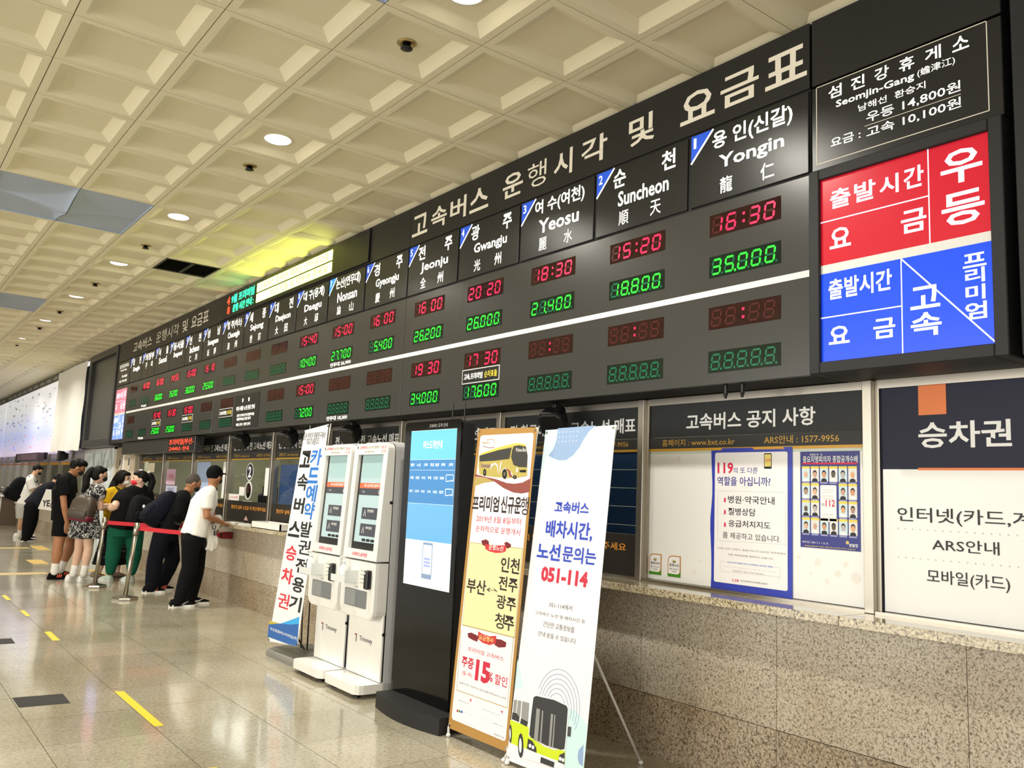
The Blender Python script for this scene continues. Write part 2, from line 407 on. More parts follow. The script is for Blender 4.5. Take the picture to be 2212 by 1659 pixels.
def header(w_, a, b, text, info=True, u_fit=None):
    MB().plate(G, -b, 1.807, -a, 2.004, -.004, .004).build('header_panel', m_hdr, w_)
    MB().plate(G, -b, 1.738, -a, 1.805, -.004, .004).build('info_band', m_hdr2, w_)
    MB().plate(G, -b, 1.722, -a, 1.737, -.004, .006).build('gold_stripe', m_gold, w_)
    u0, u1 = u_fit or (-b+.05, -a-.06)
    put(MB(), G, text, u0, 1.843, u1, 1.941, .005, .02).build('lettering', m_white_letter, w_)
    if info:
        put(MB(), G, '홈페이지 : www.bxt.co.kr', -b+.09, 1.753, -b+.63, 1.793, .005, .006).build('info_lettering', m_gold_letter, w_); put(MB(), G, 'ARS안내 : 1577-9956', -a-.55, 1.753, -a-.12, 1.793, .005, .006).build('info_lettering', m_gold_letter, w_)
def pane(w_, a, b, z0, z1): MB().face(G, [(-b, z0), (-a, z0), (-a, z1), (-b, z1)], 0).build('pane', m_glass, w_)
def kick(w_, a, b, text='행선지 날짜 시간을 꼭 확인해주세요'):
    MB().plate(G, -b, .95, -a, 1.205, -.004, .003).build('kick_panel', m_kick, w_)
    put(MB(), G, text, -b+.12, 1.098, -a-.12, 1.148, .004, .012).build('lettering', m_orange_letter, w_)
SALE = '전 창구에서 전 고속노선 매표'
def blind(name, lab, a, b, z0, z1, x, m):
    o = thing(name, (x, (a+b)/2, z0), lab, 'blind')
    k = 0; z = z1
    while z > z0+.02:
        zz = max(z0, z-.118); MB().box(x, x+.004, a, b, zz+.003, z, .001).build('slat', m, o); z = zz
    return o
# window 1: navy notice about ticket booking (runs out of the frame at the right)
w1, a, b = window(1, 'navy', .75, 2.21); b += .02
MB().plate(G, -b, .945, -a, 2.004, -.006, .004).build('navy_board', m_navy, w1)
MB().plate(G, -2.156, .953, -a, 1.615, .004, .006).build('white_board', m_white, w1)
MB().plate(G, -1.978, 1.866, -1.85, 2.004, .004, .006).build('orange_square', m_orange, w1)
MB().plate(G, -1.985, 1.611, -a, 1.622, .004, .008).build('orange_line', m_orange, w1)
mb = MB(); put(mb, G, '승차권 예매 안내', -1.981, 1.712, -.93, 1.832, .006, .02); mb.build('lettering', m_white_letter, w1)
for s_, q in (('인터넷(카드,계좌이체)', (-2.088, 1.363, -1.20, 1.44)), ('ARS안내', (-1.928, 1.25, -1.641, 1.306)), ('모바일(카드)', (-1.954, 1.096, -1.603, 1.166))): put(MB(), G, s_, *q, .008, .006).build('lettering', m_black_letter, w1)
for z in (1.339, 1.208):
    mb = MB()
    for k in range(34): mb.prism(disc(G, -2.086+.0345*k, z, .0042, n=8), G.pt, .006, .0068)
    tag(mb.build('dotted_line', M('grey_dots', (205, 205, 203), .5), w1), kind='stuff')
# window 2: notices
w2, a, b = window(2, 'notice', 2.21, 3.715)
header(w2, a, b, '고속버스 공지 사항', False, (-3.382, -2.518))
put(MB(), G, '홈페이지 : www.bxt.co.kr', -3.571, 1.751, -3.028, 1.793, .005, .006).build('info_lettering', m_gold_letter, w2); put(MB(), G, 'ARS안내 : 1577-9956', -2.832, 1.751, -2.385, 1.795, .005, .006).build('info_lettering', m_gold_letter, w2)
MB().plate(G, -b, .953, -a, 1.706, -.004, .002).build('white_board', m_white, w2)
MB().plate(G, -b, 1.706, -a, 1.722, -.004, .0015).build('pale_edge', M('pale_edge', (205, 214, 200), .4), w2)
m_tear = M('torn_paper', (233, 230, 222), .8)
for u, z, r in ((-3.44, 1.67, .03), (-2.51, 1.145, .03), (-2.30, 1.09, .035), (-2.40, 1.10, .022), (-2.46, 1.06, .018), (-3.31, 1.02, .022), (-3.27, 1.09, .012), (-2.55, 1.09, .02), (-2.62, 1.165, .02), (-2.36, 1.15, .02)):
    MB().face(G, [(u+r*random.uniform(.4, 1.1)*math.cos(t), z+r*random.uniform(.4, 1.1)*math.sin(t)) for t in [i*.9 for i in range(7)]], .0026).build('torn_tape', m_tear, w2)
# windows 3-9
for n, y0, y1 in ((3, 3.715, 5.21), (4, 5.21, 6.69), (5, 6.69, 8.18), (6, 8.18, 9.67), (7, 9.67, 11.16), (8, 11.16, 12.65), (9, 12.65, 14.14), (10, 14.14, 15.6)):
    w_, a, b = window(n, 'sale', y0, y1)
    t = SALE if n < 9 else ('장애인 전용창구 / 안내 창구' if n == 9 else '교통약자석 예매 매표')
    header(w_, a, b, t); pane(w_, a, b, 1.205, 1.722); kick(w_, a, b)
blind('window_blind', 'deep blue slatted blind behind the glass next to the white notice window', 3.75, 5.18, 1.2, 1.73, GX+.06, m_blind)
blind('window_blind', 'deep blue slatted blind behind the glass hidden mostly by the kiosks', 5.25, 6.65, 1.2, 1.73, GX+.06, m_blind)
blind('window_blind', 'blue slatted blind with pale top behind the glass left of the vertical banner', 8.24, 9.62, 1.2, 1.66, GX+.06, M('mid_blue_blind', (84, 122, 188), .6))
blind('window_blind', 'blue slatted blind behind the glass seen between banner and kiosk', 6.74, 8.14, 1.2, 1.73, GX+.06, m_blind)
# far windows beyond the sheeted opening
m_lilac = M('lilac_header', (168, 164, 180), .35); m_pink = M('salmon_band', (222, 150, 110), .5)
for k in range(10):
    y0 = 19.95+1.49*k; y1 = y0+1.49; w_, a, b = window(11+k, 'far', y0, y1)
    MB().plate(G, -b, 1.76, -a, 2.0, -.004, .004).build('header_panel', m_lilac, w_)
    put(MB(), G, '승차권 매표창구', -b+.1, 1.83, -a-.1, 1.94, .006, .015).build('lettering', m_white_letter, w_)
    MB().plate(G, -b, 1.69, -a, 1.755, -.004, .004).build('band', m_pink if k > 3 else m_gold, w_)
    if k > 4: MB().plate(G, -b+.25, 1.0, -a-.1, 1.68, -.004, .004).build('notice_board', m_white, w_)
    pane(w_, a, b, .95, 1.69)
# ---------------------------------------------------------------- departure board
m_board = M('board_grey_metal', (52, 52, 50), .27, bump=(40, .02, .001), spec=.65)
m_plate = M('name_plate_black', (32, 32, 32), .3)
m_header = M('board_header', (26, 26, 26), .4)
m_gap = M('board_gap', (8, 8, 8), .7)
m_lit_white = M('backlit_white', (255, 252, 240), .4, emit=.9, ecol=(255, 251, 238))
m_title = M('title_lettering', (236, 230, 212), .5)
m_tag = M('plate_tag_blue', (36, 84, 205), .35, emit=.35); m_tag_light = M('plate_tag_sky', (50, 150, 240), .35, emit=.4)
m_stripe = M('divider_stripe', (232, 232, 228), .35)
m_red_glass = M('display_red_glass', (40, 10, 12), .06); m_green_glass = M('display_green_glass', (6, 30, 22), .06)
m_red_off = M('red_segment_off', (74, 24, 26), .2); m_green_off = M('green_segment_off', (14, 96, 66), .2, emit=.12, ecol=(14, 120, 80))
m_red_on = M('red_segment_on', (255, 20, 60), .3, emit=2.2, ecol=(255, 16, 62)); m_green_on = M('green_segment_on', (30, 255, 40), .3, emit=1.6, ecol=(28, 240, 40))
B = wallS(BX)
SEP0, SEPD = 2.325, .7805
def sep(k): return SEP0+SEPD*k
board = thing('departure_board', (3.70, 9.4, 2.046), 'long grey departure board with red and green digit displays above the ticket windows', 'departure board')
MB().box(BX+.012, 3.92, 2.33, 16.5, 2.05, 3.848).build('cabinet', m_gap, board)
for y0, y1 in ((2.33, 6.225), (6.232, 11.05), (11.057, 15.58), (15.587, 16.5)):
    MB().box(BX, BX+.02, y0, y1, 2.046, 3.047, .002).build('display_panel', m_board, board)
    MB().box(BX, BX+.02, y0, y1, 3.5, 3.849, .002).build('header_panel', m_header, board)
    if y1 < 16: MB().box(BX-.004, BX+.01, y0, y1, 2.531, 2.565, .001).build('divider_stripe', m_stripe, board)
def lettering(parent, mat, items, S=B, h=.0015, name='lettering'):
    """items: (string, u0, v0, u1, v1, bold)"""
    for s, u0, v0, u1, v1, bold in items:
        if '   ' in s:
            a, b = s.split('   '); w_ = min((v1-v0)*.92, (u1-u0)*.42)
            put(MB(), S, a, u0, v0, u0+w_, v1, h, bold).build(name, mat, parent); put(MB(), S, b, u1-w_, v0, u1, v1, h, bold).build(name, mat, parent)
        else: put(MB(), S, s, u0, v0, u1, v1, h, bold).build(name, mat, parent)
TA = crop(860, 360, .3375); TB = crop(1250, 180, .40984); TC = crop(1300, 0, .41230)
for s, xa, xb in (('고', TA(93, 380)[0], TA(190, 380)[0]), ('속', TA(213, 0)[0], TA(313, 0)[0]), ('버', TA(335, 0)[0], TA(437, 0)[0]), ('스', TA(460, 0)[0], TA(580, 0)[0]), ('운', TA(672, 0)[0], TA(800, 0)[0]), ('행', TA(830, 0)[0], TA(950, 0)[0]),
    ('시', 1197, 1237), ('각', 1256, 1312), ('및', TC(143, 0)[0], TC(277, 0)[0]), ('요', TC(413, 0)[0], TC(593, 0)[0]), ('금', TC(623, 0)[0], TC(823, 0)[0]), ('표', TC(857, 0)[0], TC(1075, 0)[0])):
    yy = lambda x: 492-(x-891)*.437
    put(MB(), B, s, B.uv((xa, yy(xa)))[0], 3.575, B.uv((xb, yy(xb)))[0], 3.755, .0015, .0 if s == '행' else .018).build('title_letter', m_title, board)
lettering(board, m_title, [('고속버스', -15.52, 3.575, -14.35, 3.755, .012), ('운행시각', -14.1, 3.575, -12.9, 3.755, .0), ('및', -12.72, 3.575, -12.47, 3.755, .012), ('요금표', -12.3, 3.575, -11.55, 3.755, .012)], name='title_lettering')
NAMES = [('용 인(신갈)', 'Yongin', '龍   仁'), ('순   천', 'Suncheon', '順   天'), ('여 수(여천)', 'Yeosu', '麗   水'), ('광   주', 'Gwangju', '光   州'), ('전   주', 'Jeonju', '全   州'), ('경   주', 'Gyeongju', '慶   州'),
    ('논산(연무대)', 'Nonsan', '論   山'), ('대 구(용계)', 'Daegu', '大   邱'), ('대   전', 'Daejeon', '大   田'), ('세   종', 'Sejong', '世   宗'), ('청 주(석소)', 'CheongJu', '淸   州'), ('성   남', 'Seongnam', '城   南'),
    ('인   천', 'Incheon', '仁   川'), ('동서울', 'Dongseoul', ''), ('서   울', 'Seoul', ''), ('의정부', '구   리', ''), ('당   진', 'Dangjin', '')]
for k, (ko, en, cn) in enumerate(NAMES):
    y0, y1 = sep(k)+.012, sep(k+1)-.012
    p = MB().box(BX, BX+.02, y0, y1, 3.062, 3.488, .003).build('name_plate', m_plate, board)
    lettering(p, m_lit_white, [(ko, -y1+.155, 3.345, -y0-.09, 3.462, .019), (en, -y1+.20, 3.218, -y0-.14, 3.315, .018)]+([(cn, -y1+.21, 3.095, -y0-.20, 3.185, .008 if k in (0, 3, 4, 8, 11, 12) else 0)] if cn else []))
    MB().face(B, [(-y1+.004, 3.484), (-y1+.004, 3.325), (-y1+.155, 3.484)], .0012).build('number_tag', m_tag_light if k == 6 else m_tag, p)
    mb = MB(); mb.strip(B, [(-y1+.004, 3.322), (-y1+.16, 3.484)], .012, .0016); put(mb, B, str(k+1), -y1+.022, 3.408, -y1+(.04 if k == 0 else .055 if k < 9 else .075), 3.468, .002, .008); mb.build('number_lettering', m_lit_white, p)
SEG = {'0': 'abcdef', '1': 'bc', '2': 'abged', '3': 'abgcd', '4': 'fgbc', '5': 'afgcd', '6': 'afgedc', '7': 'abc', '8': 'abcdefg', '9': 'abcdfg', ' ': ''}
def seg_poly(c, u, v, w, h):
    t = w*.17; g = t*.18; sl = .12; m = v+h/2
    def H(y): return [(u+g+t*.5, y), (u+g+t, y+t/2), (u+w-g-t, y+t/2), (u+w-g-t*.5, y), (u+w-g-t, y-t/2), (u+g+t, y-t/2)][::-1]
    def V(x, ya, yb): return [(x-t/2, ya+t*.6+g), (x, ya+t*.1+g), (x+t/2, ya+t*.6+g), (x+t/2, yb-t*.6-g), (x, yb-t*.1-g), (x-t/2, yb-t*.6-g)]
    P = {'a': H(v+h-t/2), 'g': H(m), 'd': H(v+t/2), 'f': V(u+t/2, m, v+h-t/2), 'b': V(u+w-t/2, m, v+h-t/2), 'e': V(u+t/2, v+t/2, m), 'c': V(u+w-t/2, v+t/2, m)}[c]
    return [(x+(y-v)*sl, y) for x, y in P]
def display(k, v0, v1, val, color, colon=None, dots=False):
    y1 = sep(k)+.626; u0, u1 = -y1, -y1+.455; red = color == 'r'
    d = MB().plate(B, u0, v0, u1, v1, -.0, .0015).build('time_display' if red else 'fare_display', m_red_glass if red else m_green_glass, board)
    on, off = MB(), MB()
    mg = .014; W = u1-u0-2*mg; h = (v1-v0)-.03; cw = W/(4.6 if red else 5); w_ = cw*.72
    for i in range(4 if red else 5):
        uu = u0+mg+cw*(i+(.6 if red and i > 1 else 0)); vv = v0+.014; ch = val[i] if i < len(val) else ' '
        for c in 'abcdefg':
            (on if c in SEG[ch] else off).face(B, seg_poly(c, uu, vv, w_, h), .0022)
        if dots:
            dot = [(uu+w_+.006, vv-.002), (uu+w_+.018, vv-.002), (uu+w_+.018, vv+.01), (uu+w_+.006, vv+.01)]
            (on if (i == 1 and val.strip()) else off).face(B, dot, .0022)
    if red:
        uc = u0+mg+cw*2.22
        for vv in (v0+(v1-v0)*.3, v0+(v1-v0)*.64):
            (on if colon else off).face(B, [(uc, vv), (uc+.014, vv), (uc+.014, vv+.014), (uc, vv+.014)], .0022)
    if on.f: tag(on.build('lit_segments', m_red_on if red else m_green_on, d), kind='stuff')
    tag(off.build('unlit_segments', m_red_off if red else m_green_off, d), kind='stuff')
ROWS = [('1630', 1, '35000', '    ', 1, '     '), ('1520', 1, '18800', '    ', 1, '     '), ('1830', 1, '21400', '    ', 1, '     '), ('2020', 0, '26000', '1730', 0, '17600'), ('1600', 0, '26200', '1930', 0, '34000'),
    ('1600', 0, ' 5400', '    ', 0, '     '), ('1500', 1, '27700', '    ', 0, '     '), ('1540', 1, '10400', '1500', 1, ' 7200'), ('    ', 0, '     ', '    ', 0, '     '), ('    ', 0, '     ', None, 0, None),
    ('    ', 0, '     ', '    ', 0, '     '), ('1510', 0, '25500', '    ', 0, '     '), ('1500', 1, '36000', '1500', 1, '     '), ('1455', 1, '35200', '1530', 1, '25000'), ('1600', 1, '36000', '1540', 1, '25000'), ('1600', 1, '     ', None, 0, '     '), ('    ', 0, '     ', '    ', 0, '     ')]
for k, (t1, c1, p1, t2, c2, p2) in enumerate(ROWS):
    display(k, 2.862, 2.985, t1, 'r', c1); display(k, 2.632, 2.75, p1, 'g', dots=True)
    if t2 is not None: display(k, 2.345, 2.468, t2, 'r', c2)
    if p2 is not None: display(k, 2.11, 2.228, p2, 'g', dots=True)
# notice strips stuck on the board
def strip_sign(k, text1, text2):
    y1 = sep(k)+.64; u0, u1 = -y1, -y1+.47
    p = MB().plate(B, u0, 2.233, u1, 2.341, 0, .004).build('notice_strip', m_white, board)
    MB().plate(B, u0+.006, 2.239, u1-.006, 2.335, .004, .005).build('strip_face', m_plate, p)
    lettering(p, m_lit_white, [(text1, u0+.025, 2.262, u0+.265, 2.31, .012)], h=.0058); lettering(p, M('yellow_lettering', (250, 225, 60), .5), [(text2, u0+.29, 2.262, u1-.025, 2.312, .012)], h=.0058)
for k in (3, 10, 12, 14): strip_sign(k, '고속.프리미엄', '순차표출')
lettering(board, m_lit_white, [('연무대 26,900', -sep(6)-.626, 2.58, -sep(6)-.19, 2.622, .012), ('연무대 18,200', -sep(6)-.626, 2.057, -sep(6)-.19, 2.099, .012), ('구리 20,200', -sep(15)-.6, 2.58, -sep(15)-.3, 2.622, .012), ('구리 20,200', -sep(15)-.6, 2.057, -sep(15)-.3, 2.099, .012)])
p = MB().plate(B, -10.236, 2.073, -9.435, 2.474, 0, .004).build('notice_plate', m_plate, board)
lettering(p, m_lit_white, [('알   림', -9.98, 2.385, -9.74, 2.43, .02), ('부산-세종 노선 운휴 안내', -10.16, 2.285, -9.56, 2.34, .015), ('운행 및 예매 안내 종합터미널', -10.12, 2.21, -9.56, 2.245, .008), ('세종터미널 운행 중지', -10.12, 2.165, -9.66, 2.2, .008), ('매표 문의  전화 안내', -10.12, 2.1, -9.66, 2.135, .008)], h=.0052)
# far left end: rest stop plate and faded fare legend
p = MB().box(BX, BX+.02, 15.62, 16.48, 3.062, 3.488, .003).build('name_plate', m_plate, board)
lettering(p, m_lit_white, [('섬 진 강 휴 게 소', -16.35, 3.37, -15.72, 3.44, .01), ('Seomjin-Gang', -16.28, 3.31, -15.85, 3.35, .01), ('우등 14,800원', -16.15, 3.19, -15.78, 3.24, .01), ('요금 : 고속 10,100원', -16.3, 3.11, -15.78, 3.16, .01)])
m_pink_leg = M('legend_red', (196, 22, 44), .25, emit=.25); m_blue_leg = M('legend_blue', (16, 70, 225), .25, emit=.4)
m_faded_red = M('legend_red_faded', (238, 120, 140), .25, emit=.55); m_faded_blue = M('legend_blue_faded', (120, 150, 245), .25, emit=.6)
m_leg_white = M('legend_white', (245, 240, 250), .3, emit=.75, ecol=(240, 236, 255))
def legend(parent, S, u0, u1, v0, v1, red, blue, h=.001, bold=.02):
    W, Hh = u1-u0, v1-v0
    def U(f): return u0+W*f
    def V(f): return v0+Hh*f
    MB().plate(S, u0, V(.525), u1, v1, -.004, h).build('red_field', red, parent)
    MB().plate(S, u0, v0, u1, V(.478), -.004, h).build('blue_field', blue, parent)
    MB().plate(S, u0, V(.478), u1, V(.525), -.004, h+.001).build('divider', m_stripe, parent)
    t = h+.0008; mb = MB()
    mb.plate(S, U(.669), V(.525), U(.675), v1, h, t).plate(S, u0, V(.761), U(.669), V(.767), h, t).plate(S, U(.503), v0, U(.509), V(.478), h, t).plate(S, u0, V(.236), U(.503), V(.242), h, t)
    mb.strip(S, [(U(.505), V(.478)), (U(.995), V(.01))], .006, t); mb.build('lines', m_leg_white, parent)
    for s, a, b, c, d in (('출', .065, .825, .2, .93), ('발', .225, .825, .36, .93), ('시', .385, .825, .5, .925), ('간', .53, .825, .645, .935), ('요', .06, .605, .2, .715), ('금', .51, .6, .655, .715), ('우', .74, .79, .96, .955), ('등', .74, .585, .965, .745),
            ('출발시간', .05, .33, .45, .44), ('요', .05, .09, .185, .185), ('금', .335, .09, .465, .19), ('고', .555, .21, .72, .32), ('속', .555, .075, .725, .19), ('프', .845, .37, .965, .435), ('리', .855, .295, .955, .365), ('미', .855, .215, .955, .285), ('엄', .85, .125, .96, .205)):
        put(MB(), S, s, U(a), V(b), U(c), V(d), t, bold).build('lettering', m_leg_white, parent)
legend(board, B, -16.42, -15.68, 2.10, 2.99, m_faded_red, m_faded_blue)
# ---------------------------------------------------------------- right end: rest stop panel, fare legend box, next cabinet
LX = BX-.012; L = wallS(LX)
t = thing('fare_legend_box', (3.7, 1.88, 2.045), 'backlit red and blue fare legend box framed in black at the board end', 'sign')
fr = MB()
for a in ((2.263, 2.318, 2.045, 3.045), (1.43, 1.485, 2.045, 3.045), (1.485, 2.263, 2.045, 2.099), (1.485, 2.263, 2.992, 3.045)): fr.box(LX-.02, 3.90, *a, .004)
fr.build('frame', m_matte_black, t); MB().box(LX+.02, LX+.1, 1.48, 2.27, 2.09, 3.0).build('light_box', m_gap, t)
legend(t, L, -2.263, -1.485, 2.099, 2.992, m_pink_leg, m_blue_leg)
t = thing('rest_stop_sign', (3.7, 1.88, 3.05), 'black rest stop fare panel with white outline above the red and blue legend', 'sign')
MB().box(BX, 3.9, 1.43, 2.318, 3.052, 3.488, .003).build('panel', m_plate, t)
mb = MB()
for a, b, c, d in ((-2.293, 3.087, -2.289, 3.487), (-1.49, 3.09, -1.486, 3.487), (-2.293, 3.483, -1.486, 3.487), (-2.293, 3.085, -1.486, 3.089)): mb.plate(B, a, b, c, d, 0, .0012)
IC = crop(1700, 0, .25321)
mb.plate(B, -2.04, 3.2, -1.60, 3.2025, 0, .0012); mb.build('outline', m_title, t)
for k, s in enumerate('섬진강휴게소'): put(MB(), B, s, -2.225+.119*k, 3.40, -2.155+.119*k, 3.463, .0015, .012).build('lettering', m_lit_white, t)
lettering(t, m_lit_white, [('Seomjin-Gang', -2.185, 3.335, -1.80, 3.38, .015), ('(蟾津江)', -1.785, 3.342, -1.62, 3.385, 0), ('남해선  환승지', -2.07, 3.283, -1.75, 3.318, .004),
    ('우등 14,800원', -2.03, 3.213, -1.60, 3.265, .006), ('요금 :', -2.215, 3.15, -2.06, 3.195, .006), ('고속 10,100원', -2.03, 3.14, -1.60, 3.19, .006)])
t = thing('header_cabinet', (3.7, .6, 3.5), 'plain black end panel above the rest stop sign under the ceiling', 'cabinet')
MB().box(BX, 3.92, 1.43, 2.318, 3.5, 3.849, .003).build('panel', m_header, t)
t = thing('board_cabinet', (3.7, 0, 2.04), 'black neighbouring cabinet cut by the right picture edge', 'cabinet')
MB().box(BX-.03, 3.92, -2.5, 1.385, 2.04, 3.849, .004).build('body', m_matte_black, t); MB().box(BX-.034, BX-.03, -2.4, 1.30, 2.1, 3.8, .002).build('door', m_matte_black, t)
# LED message sign in the header
t = thing('led_message_sign', (BX, 9.2, 3.53), 'scrolling LED message strip in the board header glowing yellow and green', 'led sign')
MB().box(BX-.018, BX-.001, 6.95, 11.02, 3.515, 3.835, .003).build('housing', m_black, t)
LS = wallS(BX-.018)
m_led_y = M('led_yellow', (245, 255, 120), .4, emit=5, ecol=(232, 255, 110)); m_led_g = M('led_green', (60, 255, 150), .4, emit=3, ecol=(40, 250, 150)); m_led_r = M('led_red', (255, 60, 40), .4, emit=2.5, ecol=(255, 60, 30)); m_led_o = M('led_orange', (255, 190, 40), .4, emit=2.2, ecol=(255, 200, 30))
MB().plate(LS, -9.75, 3.685, -7.72, 3.79, 0, .003).plate(LS, -9.75, 3.56, -7.72, 3.665, 0, .003).build('lit_band', m_led_y, t)
lettering(t, m_led_g, [('9월 프리미엄', -10.62, 3.68, -9.84, 3.79, .02), ('운행 시간 안내 :', -10.55, 3.56, -9.84, 3.66, .02)], S=LS, h=.003); lettering(t, m_led_r, [('4', -10.78, 3.68, -10.68, 3.79, .02), ('8', -10.75, 3.56, -10.66, 3.66, .02)], S=LS, h=.003)
lettering(t, m_led_o, [('고속버스 승차권 예매는 인터넷으로', -9.68, 3.695, -7.8, 3.78, 0), ('마스크를 꼭 착용해 주세요', -9.3, 3.57, -7.8, 3.655, 0)], S=LS, h=.0045)
# LED box under the far end of the board
t = thing('led_message_box', (3.65, 13.9, 1.82), 'grey LED box with red scrolling characters under the far board end', 'led sign')
MB().box(BX+.03, 3.72, 11.75, 15.75, 1.83, 2.04, .004).build('housing', m_board, t)
S2 = wallS(BX+.03); MB().plate(S2, -13.0, 1.845, -11.78, 2.02, 0, .003).build('screen', m_black, t)
lettering(t, m_led_r, [('프리미엄(부산-', -12.95, 1.92, -11.82, 2.015, 0), ('고속버스 안내', -12.95, 1.85, -12.0, 1.905, 0)], S=S2, h=.004)
# ---------------------------------------------------------------- ceiling fittings
ORD = ['first', 'second', 'third', 'fourth', 'fifth', 'sixth', 'seventh', 'eighth', 'ninth', 'tenth', 'eleventh', 'twelfth']
m_lens = M('lamp_lens', (255, 252, 240), .3, emit=22, ecol=(255, 244, 222)); m_chrome = M('chrome', (225, 225, 222), .12, 1.0)
m_trim = M('lamp_trim', (236, 230, 212), .4)
for n, j in enumerate((-3, 1, 5, 9, 13, 17, 21, 25, 29, 33)):
    x, y, z = CX0+CPX*2.48, CY0+CPY*(j+.5 if j < 9 else j+.35), CZ+.035
    t = thing('ceiling_downlight', (x, y, z), '%s recessed ceiling downlight from the camera in the row along the coffers' % ORD[n], 'downlight', 'recessed downlights in the coffered ceiling')
    MB().lathe((x, y, z), [(.09, .0), (.104, -.004), (.108, -.001), (.108, .001)], 28).build('trim_ring', m_trim, t, True)
    MB().lathe((x, y, z-.006), [(.001, 0), (.05, -.002), (.089, .003)], 28).build('lens', m_lens, t, True)
    l = bpy.data.lights.new('downlight', 'AREA'); l.shape = 'DISK'; l.size = .15; l.energy = DOWNLIGHT_W; l.color = (1, .95, .85); l.spread = math.radians(150)
    o = bpy.data.objects.new('downlight_lamp', l); COL.objects.link(o); o.location = (x, y, z-.02)
for n, (px, py) in enumerate(((879, 93), (540, 358), (315, 530), (206, 612), (129, 672), (85.6, 707), (37, 743))):
    p = onZ(px, py, CZ+.036)
    t = thing('ceiling_sprinkler', p, '%s dark sprinkler head from the camera among the ceiling coffers' % ORD[n], 'sprinkler', 'sprinkler heads in the coffered ceiling')
    MB().lathe(p, [(.055, 0), (.055, -.004), (.032, -.012), (.028, -.004)], 20).build('escutcheon', M('brass_ring', (190, 170, 120), .3, 1.0), t, True)
    MB().lathe(p, [(.022, -.006), (.022, -.03), (.034, -.032), (.034, -.036), (.012, -.04), (.001, -.042)], 14).build('head', m_black, t, True)
VX, VY = CX0+CPX*3, CY0+CPY*8
t = thing('ceiling_air_vent', (VX+.3, VY+.3, CZ), 'black louvred air vent filling one coffer of the ceiling', 'air vent')
for a in (0, 1):
    x0, x1 = VX+.006+a*.3, VX+.297+a*.3
    MB().box(x0, x1, VY+.004, VY+.02, CZ-.004, CZ+.03).box(x0, x1, VY+.577, VY+.593, CZ-.004, CZ+.03).box(x0, x0+.012, VY+.004, VY+.593, CZ-.004, CZ+.03).box(x1-.012, x1, VY+.004, VY+.593, CZ-.004, CZ+.03).build('vent_frame', M('vent_frame', (70, 66, 58), .5), t)
    mb = MB()
    for k in range(18): mb.add([(x0+.012, VY+.03+.03*k, CZ), (x1-.012, VY+.03+.03*k, CZ), (x1-.012, VY+.052+.03*k, CZ+.02), (x0+.012, VY+.052+.03*k, CZ+.02)], [(0, 1, 2, 3)])
    tag(mb.build('louvre_blades', M('vent_blade', (38, 36, 32), .5), t), kind='stuff')
    MB().box(x0, x1, VY+.004, VY+.593, CZ+.06, CZ+.065).build('vent_back', m_gap, t)

